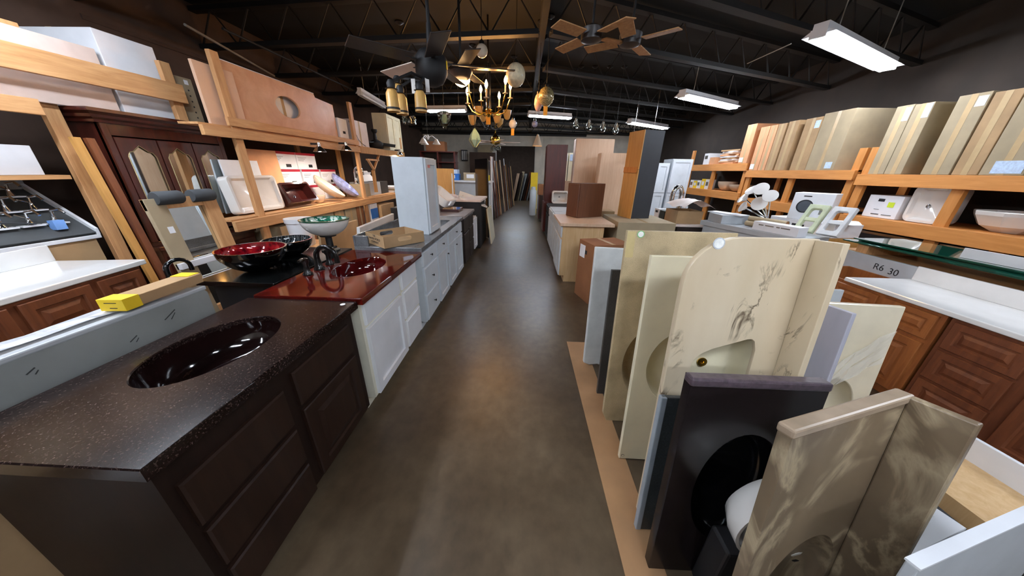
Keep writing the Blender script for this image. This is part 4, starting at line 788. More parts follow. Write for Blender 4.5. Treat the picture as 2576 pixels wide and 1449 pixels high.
# flower-like floor lamp with six round reflectors
fl_ = thing('dish_lamp', 'metal lamp with six white round dish reflectors on stalks', 'lamp', onm(.62, .42), 0)
MB().lathe([(.07, 0), (.07, .02), (.02, .03), (.02, .1)], n=20).build('base', 'black_matte', fl_, True)
rnd = random.Random(2)
for i, (px, py, r, el) in enumerate(((1870, 497, .085, .9), (1915, 475, .085, .5), (1938, 493, .08, 1.2), (1910, 512, .09, 1.5), (1893, 478, .085, .4), (1868, 520, .075, 1.3))):
    p = P(px, py, x=3.1) - Vector(onm(.62, .42)); p.z -= 0; d = p - Vector((0, 0, .12)); d.normalize()
    face = (Vector((0, 0, HC)) - (p + Vector(onm(.62, .42)))).normalized()
    nrm = (face * (.9 if i in (1, 3) else .35) + d * 1.0).normalized(); q_ = nrm.to_track_quat('Z', 'Y').to_matrix().to_4x4()
    st_ = MB().tube([(0, 0, .09), tuple(p * .5 + Vector((0, 0, .05))), tuple(p - nrm*.04)], .008, 8).build('stalk', 'chrome', fl_, True)
    MB().lathe([(.015, -.05), (.03, -.045), (.05, -.02), (r, 0), (r, .006), (.001, .012)], m=q_, c=p, n=28).build('dish', 'white_gloss', st_, True)
# washer cartons
wp = carton('white carton with a washing machine picture by the rack post', -.2, .2, -.16, .16, 0, .34, 'paper', None); p = P(2040, 560, x=3.95); wp.location = (3.95, p.y+.05, .902+.162); wp.rotation_euler.z = -.95
ring_ = lambda r, y_, m_, par: MB().lathe([(r, 0), (r, .001), (.001, .001)], m=Matrix.Rotation(PI/2, 4, 'X'), c=(-.06, y_, .17), n=28).build('door_print', m_, par)
ring_(.085, -.1605, 'ink', wp); ring_(.07, -.1618, plain('glass_print', '4a5058', .3), wp); MB().box(-.1, -.02, -.1618, -.1603, .292, .306).build('logo_bar', 'ink', wp); MB().box(.1, .14, -.1618, -.1603, .08, .16).build('side_print', 'steel', wp)
wl = carton('long white carton with a dark logo bar under the washing machine carton', -.42, .42, -.2, .2, 0, .16, 'paper', None); wl.location = (3.95, p.y-.02, .902); wl.rotation_euler.z = -1.42
MB().box(-.09, .07, -.2018, -.2003, .075, .105).build('logo_bar', 'ink', wl)
sh2 = thing('white_sheet', 'curled white paper sheet lying on the white cartons', 'paper', (3.9, p.y-.42, 1.085), -.2); mb = MB()
for i in range(7):
    for j in range(2): mb.v.append((-.14 + j*.26, -.14 + i*.035, .02*math.sin(i*.8) + .006*i + .003))
mb.f = [(i*2, i*2+1, i*2+3, i*2+2) for i in range(6)]; mb.build('sheet', 'paper', sh2, True)
tag(MB().box(-.28, .28, -.46, .44, 0, .9).build('pallet_crate', 'plywood', None, bev=.004), 'plywood crate carrying the washing machine cartons', 'crate', loc=(3.92, p.y-.02, 0))
# clutter on the pale counter
zc = .852
ob2 = open_box('open_carton', 'open tan carton on the pale counter with a folded sheet over it', 'box', (2.5, 5.28, zc), -PI/2, .42, .4, .2, 'cardboard'); 
carton('dark green carton on the pale counter next to the open carton', 2.5, 2.68, 5.31, 5.5, zc, zc+.14, plain('dark_green', '1e2a25', .5), None)
mb = MB(); n = 9
for i in range(n):
    for j in range(n): mb.v.append((-.24 + .06*j, -.34 + .08*i, .02*math.sin(i*1.1+j*.7) - .0008*(j-4)**2*8 + .03))
mb.f = [(i*n+j, i*n+j+1, (i+1)*n+j+1, (i+1)*n+j) for i in range(n-1) for j in range(n-1)]
tag(mb.build('brown_cloth', 'pinkish_panel', None, True), 'pale brown paper sheet draped over the open carton', 'paper', loc=(2.72, 5.0, zc+.34))
vessel('white bowl lying behind the brown paper sheet', (2.98, 5.45, zc), .1, .14, 'porcelain', 'porcelain', group='bowls on the pale counter'); vessel('light grey bowl beside the white bowl on the pale counter', (2.97, 5.66, zc), .09, .2, 'light_grey', 'light_grey', group='bowls on the pale counter')
faucet('tall chrome shower head stand on the pale counter', (2.79, 5.44, zc), RF, 'chrome', 2.6, False, None, .06, .2)
carton('white printer-like carton with black slot on the pale counter', 2.5, 2.78, 5.53, 5.72, zc, zc+.15, 'paper', None, sticker=('-x', .25, .75, .55, .8, 'ink'))
# tall white units behind
for i, (x0, w_2) in enumerate(((3.35, .3), (3.7, .5))):
    t = cabinet('white_pantry', ['narrow', 'wide'][i] + ' tall white pantry unit behind the black cabinet', 'cabinet', (x0, 8.0, 0), 0, w_2, .5, 1.85 + .1*i, [(.01, w_2-.01, 1.15, 1.83 + .1*i, 'shaker'), (.01, w_2-.01, .1, 1.13, 'shaker')], 'grey_white', 'grey_white', lid=True)
# ------------------------------------------------------------------ maple island and the right aisle run
isl = cabinet('maple_island', 'maple island cabinet with grey doors facing the aisle', 'cabinet', (.6, 5.1, 0), RF, .82, .6, .87, [(.02, .4, .1, .66, 'raised'), (.42, .8, .1, .66, 'raised'), (.02, .4, .69, .85, 'slab'), (.42, .8, .69, .85, 'slab')], 'maple', 'grey_white')
it = thing('maple_counter', 'pale maple laminate counter on the island', 'counter', (.55, 4.22, .87)); MB().box(0, .78, 0, .95, 0, .045).build('top', 'maple_pale', it, bev=.005)
for i in range(3):
    cabinet('grey_base_cabinet', ['nearest', 'middle', 'farthest'][i] + ' of the grey base cabinets beyond the maple island', 'cabinet', (.62, 5.98 + .84*i, 0), RF, .8, .55, .86, [(.02, .39, .1, .66, 'raised'), (.41, .78, .1, .66, 'raised'), (.02, .78, .69, .84, 'slab')], 'grey_white' if i < 2 else 'black_matte', 'grey_white' if i < 2 else 'black_matte', group='grey base cabinets', lid=True)
bw = cabinet('brown_wall_cabinet', 'brown wall cabinet standing on the maple counter', 'cabinet', (.74, 5.02, .916), -PI/2+.5, .3, .5, .52, [(.006, .294, .006, .514, 'slab')], 'brown_wall_cab', 'brown_wall_cab', toe=0, lid=True)
bx = carton('brown carton with a white label standing in front of the island', -.26, .26, -.2, .2, 0, .78, 'cardboard_dark', None, sticker=('-x', .55, .9, .72, .93, 'paper')); bx.location = (1.08, 3.72, 0); bx.rotation_euler.z = .28
MB().box(-.2615, -.2603, -.03, .02, .62, .67).build('hand_hole', 'ink', bx); MB().box(-.025, .025, -.2, .2, .7803, .7812).build('tape', 'tape', bx)
cb = carton('big tan carton under the black tall cabinet', 1.38, 2.2, 4.25, 5.1, 0, .945, 'cardboard_pale', '+z')
bc = thing('black_tall_cabinet', 'tall charcoal wall cabinet with plywood back standing on a carton', 'cabinet', (1.68, 4.62, .947), .28)
MB().box(0, .32, .0, .012, 0, 1.22).build('side', 'charcoal', bc); MB().box(0, .32, .3, .35, 0, 1.22).build('front_frame', 'charcoal', bc); mb = MB(); mb.box(.31, .32, .012, .3, 0, 1.22); mb.box(.0, .31, .012, .3, 1.2, 1.22); mb.box(0, .31, .012, .3, 0, .02); mb.build('carcass', 'charcoal', bc)
MB().box(-.014, 0, -.0, .35, 0, .70).build('back_panel', 'plywood', bc); MB().box(-.014, 0, -.0, .35, .705, 1.22).build('back_panel', 'plywood', bc); MB().box(-.03, -.012, .02, .34, .66, .74).build('rail', 'pine_orange_v', bc)
carton('brown paper-stuffed carton left of the black cabinet', 1.25, 1.6, 5.2, 5.6, 0, .98, 'cardboard', None)
t = cabinet('maple_pantry', 'tall maple pantry cabinet behind the brown wall cabinet', 'cabinet', (1.27, 8.25, 0), -PI/2, .3, .92, 2.36, [(.01, .29, .1, 2.35, 'slab')], 'maple_pale', 'pinkish_panel', lid=True)
cabinet('maple_pantry', 'shorter maple pantry with a dark edge right of the tall one', 'cabinet', (1.76, 7.6, 0), -PI/2, .25, .72, 2.02, [(.01, .24, .1, 2.01, 'slab')], 'maple_pale', 'maple_pale', lid=True)
tag(MB().box(0, .14, 0, .5, 0, 1.98).build('edge_board', 'black_brown', None), 'dark brown edge panel beside the shorter maple pantry', 'panel', loc=(2.5, 7.4, 0))
cabinet('cherry_tall_cabinet', 'tall dark red-brown cabinet standing on the far grey base', 'cabinet', (.58, 8.55, .865), RF, .5, .5, 1.36, [(.01, .49, .01, 1.35, 'slab')], 'red_brown', 'red_brown', toe=0, lid=True)
cabinet('dark_base_cabinet', 'dark base under the tall red-brown cabinet', 'cabinet', (.57, 8.6, 0), RF, .8, .6, .862, [(.02, .39, .1, .84, 'slab'), (.41, .78, .1, .84, 'slab')], 'red_brown', 'red_brown', lid=True)
tray_sink('white_pedestal_sink', 'white square sink standing on the grey base in front of the red-brown cabinet', (.72, 7.5, .862), .4, .3, .3, (0, 0, 0), 'porcelain', .05)
cabinet('espresso_base_cabinet', 'small espresso base cabinet by the far opening', 'cabinet', (.55, 10.9, 0), RF, .9, .5, .86, [(.02, .88, .1, .84, 'slab')], 'black_brown', 'red_brown', lid=True)
t = thing('white_water_heater', 'pale blue-white cylinder beside the far opening', 'cylinder', (.38, 11.6, 0)); MB().lathe([(.12, 0), (.13, .03), (.13, .9), (.1, .95)], n=24).build('tank', 'grey_white', t, True); MB().lathe([(.09, .95), (.08, 1.05), (.02, 1.06)], n=20).build('cap', 'grey_white', t, True)
carton('upright yellow carton beside the far opening', .28, .55, 12.1, 12.4, 0, 1.55, 'yellow_card', None, sticker=('-y', .3, .7, .6, .65, 'ink')); carton('brown carton on the espresso base', .5, .9, 10.2, 10.6, .862, 1.2, 'cardboard_dark', None)
# cream boxes on the wall shelf
tag(MB().box(1.0, 1.8, 9.0, 9.4, 0, 1.35).build('cream_plinth', 'maple_pale', None), 'pale plinth under the cream boxes far right', 'plinth')
for i in range(3): carton(['left', 'middle', 'right'][i] + ' cream box of the three beyond the red-brown cabinet', 1.03 + .25*i, 1.25 + .25*i, 9.1, 9.35, 1.352, 2.1, 'cream_gloss', None, group='cream boxes', sticker=('-y', .1, .9, .72, .95, 'paper_blue'))
t = thing('stained_glass_panel', 'dark-framed leaded glass panel hung behind the black cabinet', 'glass panel', (2.5, 7.0, 1.95)); 
MB().box(-.22, .22, -.02, .02, .22, .26).build('rail', 'black_matte', t); MB().box(-.22, .22, -.02, .02, -.03, 0).build('rail', 'black_matte', t); MB().box(-.21, .21, -.004, .004, 0, .22).build('glass', 'ivory_porcelain', t)
for i in range(5): MB().bar((-.2+.08*i, -.006, .01), (-.12+.08*i, -.006, .21), .006, .008).build('came', 'black_matte', t)
for s in (-1, 1): MB().tube([(s*.2, 0, .26), (s*.2, 0, 1.59)], .004, 5).build('hanging_wire', 'steel', t)
# ------------------------------------------------------------------ hanging lamps and ceiling fans
emit('candle_bulb', 'ffb868', 240); emit('warm_bulb', 'ffca8a', 14); plain('amber_shade', 'd3a55e', .35, .06); plain('pearl_glass', 'e6d8b6', .25, .08, 30); plain('pink_glass', 'd9b3ab', .2, .05)
glass('clear_glass', 'eef4f2', .04); plain('crackle_glass', '9a8f6a', .15, .45, 60, metal=.3, coat=.6); plain('mint_glass', '9fc4b6', .1, .1, 4, coat=.6); plain('tag_paper', 'e5e2dd', .7)
def cord(t, x, y, z0, ztop, r=.004, name='cord'): return MB().tube([(x, y, z0), (x, y, ztop)], r, 5).build(name, 'black_matte', t)
def hang(name, label, cat, px, py, y, group=None):
    p = P(px, py, y=y); t = thing(name, label, cat, p, 0, group); cord(t, 0, 0, 0, ZD - .001 - p.z); MB().lathe([(.06, 0), (.06, -.015), (.02, -.04)], c=(0, 0, ZD - .001 - p.z), n=16).build('canopy', 'bronze', t, True); return t
def globe(label, px, py, y, R, mat, name='globe_pendant', sz=1.08, tagm=None):
    t = hang(name, label, 'lamp', px, py, y, 'glass globe pendants')
    MB().lathe([(.001 + R*math.sin(PI*i/16), R*sz*math.cos(PI*i/16)) for i in range(17)], c=(0, 0, 0), n=28).build('globe', mat, t, True)
    MB().lathe([(.03, 0), (.03, .03), (.01, .05)], c=(0, 0, R*sz-.01), n=16).build('cap', 'bronze', t, True)
    if tagm: MB().box(-.03, .03, -.002, .002, -R*sz-.12, -R*sz+.01).build('price_tag', tagm, t)
    return t
globe('pearly off-white globe pendant right of the lit chandelier', 1297, 189, 4.5, .125, 'pearl_glass')
globe('speckled crackle glass globe pendant with orange tag', 1374, 243, 5.0, .115, 'crackle_glass', tagm='orange_tag')
globe('pink teardrop glass pendant beside the speckled globe', 1354, 258, 5.15, .06, 'pink_glass', sz=2.0)
globe('small frosted white ball pendant with orange tag', 1290, 312, 6.5, .075, 'porcelain', tagm='orange_tag')
globe('tiny blue-grey glass ball pendant near the aisle light', 1345, 312, 7.0, .06, 'blue_porcelain')
globe('ribbed glass ball light at the top near the ceiling fan', 1212, 128, 4.2, .07, 'ivory_porcelain', sz=1)
# lit candle chandelier
p = P(1229, 283, y=5.0); ch = thing('candle_chandelier', 'lit chandelier with candle bulbs and clear central column', 'chandelier', p)
MB().tube([(0, 0, .62), (0, 0, ZD-.001-p.z)], .012, 8).build('stem', 'bronze', ch); MB().lathe([(.02, -.06), (.05, -.03), (.03, .0), (.06, .03), (.015, .06)], n=20).build('hub', 'brass', ch, True)
for k in range(5): MB().tube([(.03*math.cos(k*1.256), .03*math.sin(k*1.256), .05), (.03*math.cos(k*1.256), .03*math.sin(k*1.256), .6)], .008, 6).build('column_rod', 'chrome', ch)
for k in range(7):
    a = k*2*PI/7 + .25; R = .33; c_, s_ = math.cos(a), math.sin(a); up = .12 if k % 2 else .2
    arm = MB().tube([(.03*c_, .03*s_, 0), (.15*c_, .15*s_, -.03), (.26*c_, .26*s_, .02), (R*c_, R*s_, up)], .008, 8).build('arm', 'brass', ch, True)
    MB().lathe([(.035, 0), (.04, .008), (.012, .012), (.012, .11), (.001, .112)], c=(R*c_, R*s_, up), n=14).build('candle_cup', 'ivory_porcelain', arm, True)
    MB().lathe([(.008, 0), (.022, .035), (.018, .065), (.003, .1)], c=(R*c_, R*s_, up+.112), n=12).build('flame_bulb', 'candle_bulb', arm, True)
# chandelier of amber cups below it
p = P(1232, 312, y=7.6); c2 = thing('amber_cup_chandelier', 'unlit dark chandelier with amber cup shades below the candle chandelier', 'chandelier', p); MB().tube([(0, 0, 0), (0, 0, ZD-.001-p.z)], .012, 8).build('stem', 'black_matte', c2); MB().lathe([(.02, -.12), (.05, -.06), (.02, 0)], n=16).build('hub', 'black_matte', c2, True)
for k in range(6):
    a = k*PI/3; c_, s_ = math.cos(a), math.sin(a); zz = .0 if k % 2 else .12
    arm = MB().tube([(0, 0, -.06), (.2*c_, .2*s_, -.1), (.4*c_, .4*s_, zz-.04)], .012, 6).build('arm', 'black_matte', c2, True); MB().lathe([(.03, -.03), (.06, 0), (.09, .1), (.1, .16), (.09, .16), (.05, .01)], c=(.4*c_, .4*s_, zz), n=20).build('shade', 'amber_shade', arm, True)
MB().box(-.05, .05, -.3, -.295, -.05, .14).build('price_tag', 'orange_tag', c2)
# ceiling fan with amber glass shades
def blade(mb_, L, w, r0, ang, z, pitch=.2): return mb_.obox((math.cos(ang)*(r0+L/2), math.sin(ang)*(r0+L/2), z), (L, w, .009), (pitch, 0, ang))
p = P(1085, 165, y=3.1); f1 = thing('black_ceiling_fan', 'black ceiling fan with broad blades and amber glass shades', 'ceiling fan', p)
MB().lathe([(.04, -.16), (.1, -.13), (.14, -.06), (.14, .05), (.1, .1), (.03, .13), (.02, .3)], n=28).build('motor', 'black_matte', f1, True); MB().tube([(0, 0, .12), (0, 0, ZD-.001-p.z)], .015, 8).build('downrod', 'black_matte', f1)
for k, a in enumerate((2.55, .25, 1.4, 3.9, 5.1)):
    b_ = blade(MB(), .5, .15, .18, a, .02, .22).build('blade', 'pinkish_panel' if k == 0 else 'black_brown', f1, bev=.004); MB().bar((.12*math.cos(a), .12*math.sin(a), .02), (.24*math.cos(a), .24*math.sin(a), .02), .03, .01).build('blade_iron', 'black_matte', b_)
MB().box(.135, .145, -.02, .005, -.03, .03).build('energy_label', 'yellow_card', f1)
cup = [(.025, .02), (.048, -.02), (.052, -.15), (.047, -.15), (.043, -.02)]
for k, (px, py, y) in enumerate(((985, 228, 2.75), (1008, 240, 3.0), (1056, 232, 2.95), (1000, 215, 3.15))):
    q_ = P(px, py, y=y) - p
    ar = MB().tube([(0, 0, -.13), (q_.x*.5, q_.y*.5, -.1), (q_.x, q_.y, q_.z + .06)], .012, 6).build('lamp_arm', 'black_matte', f1, True); MB().lathe([(.02, .075), (.035, .05), (.03, .02), (.05, .012)], c=q_, n=20).build('socket', 'black_matte', ar, True); MB().lathe(cup, c=q_, n=24, cap0=False).build('shade', 'amber_shade', ar, True)
    MB().lathe([(.0525, -.135), (.0535, -.128), (.0525, -.12)], c=q_, n=24, cap0=False, cap1=False).build('dark_band', 'black_matte', ar, True)
for px, py in ((1040, 215), (1075, 212)):
    q_ = P(px, py, y=3.0) - p; MB().box(q_.x-.018, q_.x+.018, q_.y-.001, q_.y+.001, q_.z-.06, q_.z+.05).build('price_tag', 'tag_paper', f1)
# second dark fan above the candle chandelier, with lit bowl
p = P(1160, 180, y=4.0); f2 = thing('brown_ceiling_fan', 'dark brown ceiling fan with a lit amber bowl above the chandelier', 'ceiling fan', p)
MB().lathe([(.03, -.1), (.1, -.06), (.13, 0), (.1, .06), (.02, .1)], n=24).build('motor', 'black_brown', f2, True); MB().tube([(0, 0, .1), (0, 0, ZD-.001-p.z)], .014, 8).build('downrod', 'black_matte', f2)
for a in (.1, 1.36, 2.6, 3.9, 5.1): blade(MB(), .48, .16, .14, a, .03, .18).build('blade', 'black_brown', f2, bev=.003)
MB().lathe([(.09, -.1), (.06, -.13), (.02, -.15)], n=20).build('bowl_light', 'warm_bulb', f2, True)
# pale wood fan at top right of centre
for k, (cx_, cy_, angs, lab) in enumerate(((1488, 92, (3.75, 5.3, .4, 2.2), 'left'), (1585, 104, (.9, 4.3, 2.6, 5.6), 'right'))):
    p = P(cx_, cy_, z=2.72); f3 = thing('oak_ceiling_fan', lab + ' ceiling fan with pale oak blades near the top of the view', 'ceiling fan', p, 0, 'oak ceiling fans'); MB().lathe([(.03, -.05), (.09, -.03), (.1, .05), (.02, .09)], n=20).build('motor', 'black_brown', f3, True); MB().tube([(0, 0, .08), (0, 0, ZD-.001-p.z)], .012, 6).build('downrod', 'black_matte', f3)
    for a in angs: blade(MB(), .3, .12, .12, a, 0, .15).build('blade', 'pine', f3, bev=.003)
# brass fan with bell lights further down
p = P(1246, 352, y=8.2); f4 = thing('brass_ceiling_fan', 'brass ceiling fan with white blades and glass bell lights far down the aisle', 'ceiling fan', p)
MB().lathe([(.03, -.12), (.12, -.08), (.14, 0), (.12, .06), (.05, .1), (.02, .16)], n=20).build('motor', 'brass', f4, True); MB().tube([(0, 0, .15), (0, 0, ZD-.001-p.z)], .015, 6).build('downrod', 'brass', f4)
for a in (.05, 1.3, 2.56, 3.15+.65, 5.05): blade(MB(), .5, .12, .14, a, -.05, .12).build('blade', 'pinkish_panel', f4)
for a in (.4, 2.4, 4.5): MB().lathe([(.03, 0), (.05, -.03), (.09, -.1), (.085, -.1), (.045, -.03)], m=Matrix.Rotation(.6, 4, (-math.sin(a), math.cos(a), 0)), c=(.13*math.cos(a), .13*math.sin(a), -.14), n=18).build('bell_light', 'clear_glass', f4, True)
# hanging glass lantern (mint), cone pendant
t = hang('glass_lantern', 'mint green faceted glass lantern hanging left of the brass fan', 'lamp', 1194, 322, 6.0); MB().lathe([(.01, .0), (.08, -.1), (.11, -.2), (.02, -.32)], n=6).build('lantern', 'mint_glass', t)
for k in range(6): MB().tube([(.01*math.cos(k*PI/3), .01*math.sin(k*PI/3), 0), (.112*math.cos(k*PI/3), .112*math.sin(k*PI/3), -.2), (.02*math.cos(k*PI/3), .02*math.sin(k*PI/3), -.32)], .004, 5).build('rib', 'brass', t)
t = hang('cone_pendant', 'clear glass cone pendant above the dark red-brown cabinet', 'lamp', 1353, 338, 8.0); MB().lathe([(.02, .0), (.13, -.26), (.125, -.26), (.015, -.01)], n=24).build('cone', 'ivory_porcelain', t, True); MB().lathe([(.02, -.06), (.035, -.12), (.02, -.18)], n=14).build('bulb', 'warm_bulb', t, True)
for k, (px, py) in enumerate(((1450, 300), (1483, 304), (1518, 308), (1551, 312))):
    t = hang('clear_bulb_pendant', ['first', 'second', 'third', 'fourth'][k] + ' of the four clear glass pendants from the aisle light', 'lamp', px, py, 7.0, 'row of clear glass pendants'); MB().lathe([(.02, .02), (.035, -.02), (.06, -.1), (.05, -.17), (.02, -.19)], n=18).build('globe', 'clear_glass', t, True); MB().lathe([(.012, 0), (.02, -.06), (.012, -.12)], n=10).build('filament', 'chrome', t, True)
# clear ribbed lantern lamp below the lit tube, three-light chandelier
t = hang('glass_drum_lamp', 'clear glass lantern lamp hanging before the lit tube at left', 'lamp', 1117, 285, 6.0); MB().lathe([(.06, .03), (.13, 0), (.11, -.1), (.05, -.2), (.03, -.24)], n=10).build('lantern', 'clear_glass', t); MB().lathe([(.03, -.02), (.05, -.08), (.03, -.15)], n=12).build('inner_glass', 'mint_glass', t, True)
t = hang('white_chandelier', 'small white chandelier with three bell shades', 'chandelier', 1076, 345, 7.5); MB().lathe([(.02, .05), (.04, 0), (.02, -.05)], n=14).build('hub', 'white_paint', t, True)
for a in (0.2, 2.3, 4.4):
    c_, s_ = math.cos(a), math.sin(a); ar = MB().tube([(0, 0, 0), (.1*c_, .1*s_, .03), (.19*c_, .19*s_, -.04)], .01, 6).build('arm', 'white_paint', t, True); MB().lathe([(.02, -.03), (.04, -.06), (.1, -.15), (.095, -.15), (.03, -.05)], c=(.19*c_, .19*s_, 0), n=18).build('shade', 'porcelain', ar, True)
t = hang('flower_chandelier', 'cluster chandelier of clear glass flowers left of the amber shades', 'chandelier', 1028, 292, 5.2); 
for a in range(5): MB().lathe([(.02, 0), (.04, -.03), (.075, -.09), (.07, -.09), (.03, -.03)], m=Matrix.Rotation(.5, 4, (-math.sin(a*1.26), math.cos(a*1.26), 0)), c=(.09*math.cos(a*1.26), .09*math.sin(a*1.26), 0), n=14).build('glass_flower', 'clear_glass', t, True)
# conduits under the roof on the left
def conduit(label, a, b, z_, r=.014, m_='conduit'):
    pa, pb = P(*a, z=z_), P(*b, z=z_); tag(MB().tube([pa, pb], r, 8).build('conduit', m_, None, True), label, 'pipe', 'conduits under the roof')
conduit('pale conduit running over the second rack post', (465, 62), (690, 191), 3.0); conduit('thin dark conduit parallel to the pale one', (560, 72), (900, 232), 3.0, .014, 'steel_dark'); conduit('brown pipe over the near left rack bay', (200, 40), (560, 165), 2.94, .03, 'wall_brown')
conduit('thin cable between the right-hand fluorescent fixtures', (1990, 110), (1880, 160), 3.02, .006)
# ------------------------------------------------------------------ beyond the granite counter on the left
speck('pale_granite', 'a39a98', 'bdb3b0', '6c6463', 160, .3)
cabinet('espresso_vanity', 'espresso drawer vanity with speckled top beyond the grey-white run', 'cabinet', (-.97, 4.72, 0), LF, .95, .56, .86, [(.02, .48, .62, .84, 'slab'), (.02, .48, .1, .6, 'slab'), (.5, .93, .64, .84, 'slab'), (.5, .93, .38, .62, 'slab'), (.5, .93, .1, .36, 'slab')], 'black_brown', 'black_brown', lid=True)
tag(MB().box(0, 1.0, 0, .64, -.04, 0).build('stone_counter', 'pale_granite', None, bev=.004), 'pinkish speckled stone top on the espresso vanity', 'counter', loc=(-.93, 4.69, .905), rz=LF)
MBs = MB().box(-1.55, -1.52, 4.7, 5.6, .906, 1.04).build('speckled_splash', 'pale_granite'); tag(MBs, 'speckled stone splash strip on the espresso vanity', 'splash')
cabinet('small_white_cabinet', 'narrow white cabinet between the espresso vanity and black counter', 'cabinet', (-.97, 5.72, 0), LF, .4, .5, .72, [(.02, .38, .1, .7, 'shaker')], 'white_paint', 'white_paint', lid=True)
tray_sink('white_square_sink', 'white square sink tilted on the speckled stone top', (-1.3, 5.1, 1.085), .4, .42, .14, (-.95, 0, PI*.42), 'white_gloss', .06); tag(MB().box(-.16, .16, -.2, .2, 0, .045).build('stone_sample', 'brown_glaze', None, bev=.004), 'dark brown tray under the tilted white sink', 'tray', loc=(-1.28, 5.35, .906))
tray_sink('white_apron_sink', 'white rectangular sink with black underside beyond the tall white cabinet', (-2.3, 5.4, .95), .5, .3, .3, (0, 0, .2), 'white_gloss', .04); cabinet('plain_base_cabinet', 'plain dark base under the white rectangular sink', 'cabinet', (-1.75, 5.2, 0), LF, .8, .6, .945, [(.02, .78, .1, .9, 'slab')], 'black_matte', 'black_matte', lid=True)
bk = thing('black_counter_unit', 'long black counter unit loaded with papers and slabs', 'counter', (-1.9, 6.2, 0)); MB().box(0, 1.0, 0, 1.05, 0, .98).build('body', 'black_matte', bk, bev=.01); MB().box(-.02, 1.03, -.03, 1.08, .98, 1.02).build('top', 'pinkish_panel', bk, bev=.004)
t = thing('marble_tile_slab', 'white marble slab with upturned edge tilted on the black counter', 'stone slab', (-1.35, 6.35, 1.03), 0, None, (0, .32, .25)); MB().box(0, .62, 0, .55, 0, .03).build('slab', marble('white_marble', 'e2dcd3', 'cfc7bc', 'b5a89a', .25), t); MB().box(.0, .62, .53, .55, .03, .13).build('splash', 'white_marble', t)
for k in range(4): tag(MB().box(-.12, .12, -.15, .15, 0, .03).build('paper_bundle', ['paper', 'cardboard_pale', 'paper', 'pinkish_panel'][k], None), ['front', 'second', 'third', 'back'][k] + ' bundle of papers on the black counter unit', 'papers', 'paper bundles on the black counter', (-1.78 + .12*(k % 2), 6.36 + .36*(k // 2), 1.021 + .031*(k % 2)), .2*k)
t = tag(MB().box(0, .03, 0, .75, 0, 1.85).build('black_door_panel', 'black_gloss', None, bev=.003), 'tall glossy black door panel standing at the end of the black counter', 'door panel', loc=(-.86, 7.3, 0), rz=.55)
tag(MB().box(0, .03, 0, .8, 0, .8).build('pale_door_panel', 'cream_gloss', None, bev=.003), 'pale cream panel leaning on the black counter at aisle level', 'panel', loc=(-.72, 6.62, 0), rot=(0, -.12, 0)); tag(MB().box(0, .02, 0, .3, 0, 1.9).build('white_edge_strip', 'white_paint', None), 'upright white edge strip beside the black door panel', 'strip', loc=(-.80, 7.45, 0))
# far left wall things
bs_ = thing('bookshelf', 'dark brown bookshelf with turned posts far down the left side', 'shelf', (-3.3, 9.9, 0)); W = 1.12
for x_ in (0, W/2-.02, W-.05): MB().box(x_, x_+.05, 0, .35, 0, 2.12).build('upright', 'red_brown', bs_)
for z_ in (.2, .9, 1.55, 1.82, 2.12): MB().box(-.02, W+.02, -.02, .36, z_-.03, z_).build('shelf', 'red_brown', bs_)
MB().box(0, W, .34, .36, .2, 2.1).build('back', 'black_brown', bs_)
carton('clear-wrapped white bundle on the far bookshelf', -3.2, -2.85, 9.9, 10.1, 1.552, 1.78, 'plastic_wrap', None); carton('big brown carton on top of the far bookshelf', -3.1, -2.5, 9.95, 10.25, 2.121, 2.4, 'cardboard_dark', None)
tag(MB().box(0, .7, 0, .03, 0, 1.62).build('orange_door', 'plywood', None, bev=.003), 'orange wooden cabinet door panel below the far bookshelf', 'door panel', loc=(-2.65, 8.5, 0), rot=(-.04, 0, .1)); tag(MB().box(0, .03, 0, .03, 0, 1.5).build('white_post', 'white_paint', None), 'slim white post right of the orange door panel', 'post', loc=(-1.98, 8.4, 0))
t = thing('wall_lantern', 'black framed lantern with white panes on the back wall', 'lamp', (-2.64, 13.93, 1.96)); MB().box(-.13, .13, -.1, .06, .4, .44).build('top', 'black_matte', t); MB().box(-.13, .13, -.1, .06, 0, .04).build('bottom', 'black_matte', t); MB().box(-.11, .11, -.08, .04, .04, .4).build('pane', 'porcelain', t)
for x_ in (-.13, -.04, .04, .11): MB().box(x_, x_+.02, -.1, -.08, .04, .4).build('bar', 'black_matte', t)
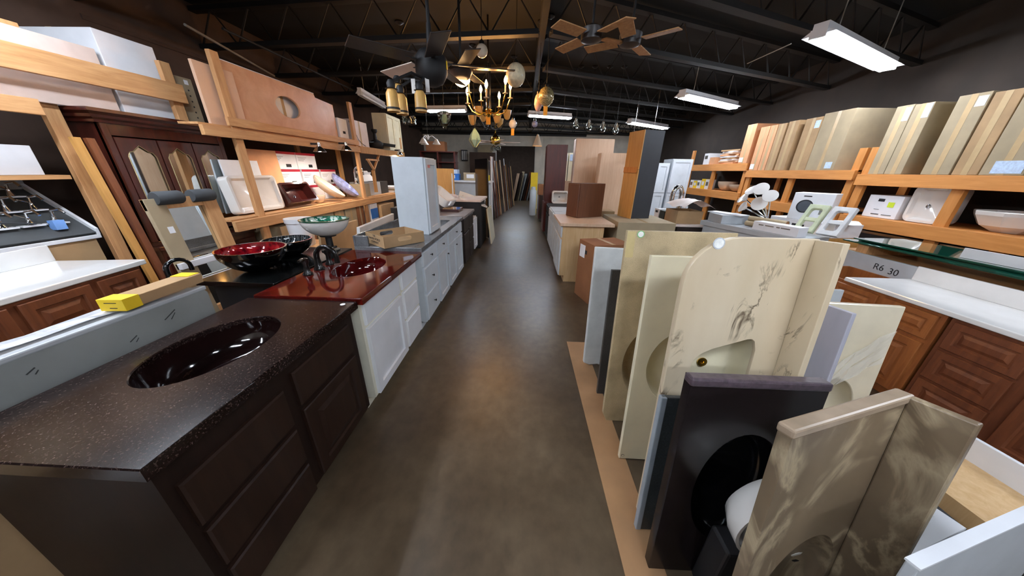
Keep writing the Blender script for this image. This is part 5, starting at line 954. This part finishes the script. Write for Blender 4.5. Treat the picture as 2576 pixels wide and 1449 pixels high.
for k, (x0, x1, z0, z1, m_, lab) in enumerate(((-2.3, -1.95, 1.3, 1.48, 'blue_card', 'blue and white box on the far left counter'), (-1.8, -1.35, 1.3, 1.52, 'cardboard_pale', 'tan carton with a white label on the far left counter'), (-2.28, -1.98, 1.481, 1.6, 'paper_blue', 'pale blue box stacked on the blue one'), (-1.3, -1.05, 1.3, 1.46, 'yellow_card', 'yellowish carton at the end of the far left counter'))): carton(lab, x0, x1, 9.2, 9.5, z0, z1, m_, None, sticker=('-y', .2, .7, .3, .8, 'paper'))
t = thing('far_counter', 'long pale counter unit before the back opening on the left', 'counter', (-2.4, 9.1, 0)); MB().box(0, 1.4, .03, .55, 0, 1.25).build('body', 'light_grey', t); MB().box(-.03, 1.45, 0, .6, 1.25, 1.298).build('top', 'white_paint', t, bev=.004)
tag(MB().box(-2.35, -1.25, 13.5, 13.9, 0, 2.3).build('brown_wardrobe', 'wall_brown', None, bev=.01), 'plain brown wardrobe against the back wall left of the opening', 'wardrobe')
carton('crumpled clear-wrapped carton on the brown wardrobe', -2.0, -1.4, 13.55, 13.85, 2.301, 2.6, 'cardboard_pale', None)
# doors and boards leaning in and before the opening
rd = random.Random(9)
cols = ['black_brown', 'red_brown', 'walnut_panel', 'pine', 'black_brown', 'maple_pale', 'brown_wall_cab', 'white_paint', 'pine_dark', 'walnut_panel', 'black_brown', 'maple']
adj = ['first', 'second', 'third', 'fourth', 'fifth', 'sixth', 'seventh', 'eighth', 'ninth', 'tenth', 'eleventh', 'twelfth']
for k in range(12):
    w_2 = rd.uniform(.08, .28) if k % 3 else .38; h_ = rd.uniform(1.7, 2.1); x_ = -1.0 + .05*k
    tag(MB().box(0, .03, 0, w_2, 0, h_).build('leaning_board', cols[k], None), adj[k] + ' board from the left leaning in the stack at the left of the opening', 'board', 'boards leaning at the opening', (x_, 10.2 + .42*k, 0), rot=(0, -.10 - .01*(k % 3), rd.uniform(-.1, .15)))
for k in range(7):
    tag(MB().box(0, .03, 0, .4, 0, 1.5 + .05*(k % 3)).build('leaning_moulding', ['maple_pale', 'black_brown', 'cardboard_pale', 'grey_primer', 'black_brown', 'walnut_panel', 'light_grey'][k], None), adj[k] + ' moulding from the left leaning in the storeroom beyond the opening', 'moulding', 'mouldings in the storeroom', (-.55 + .13*k, 17.0 + .1*k, 0), rot=(0, .2 + .03*(k % 2), .3))
tag(MB().box(-1.75, -1.15, 12.4, 12.44, 0, 1.95).build('pale_sheet', 'pinkish_panel', None), 'pale board standing behind the black door panel', 'board')
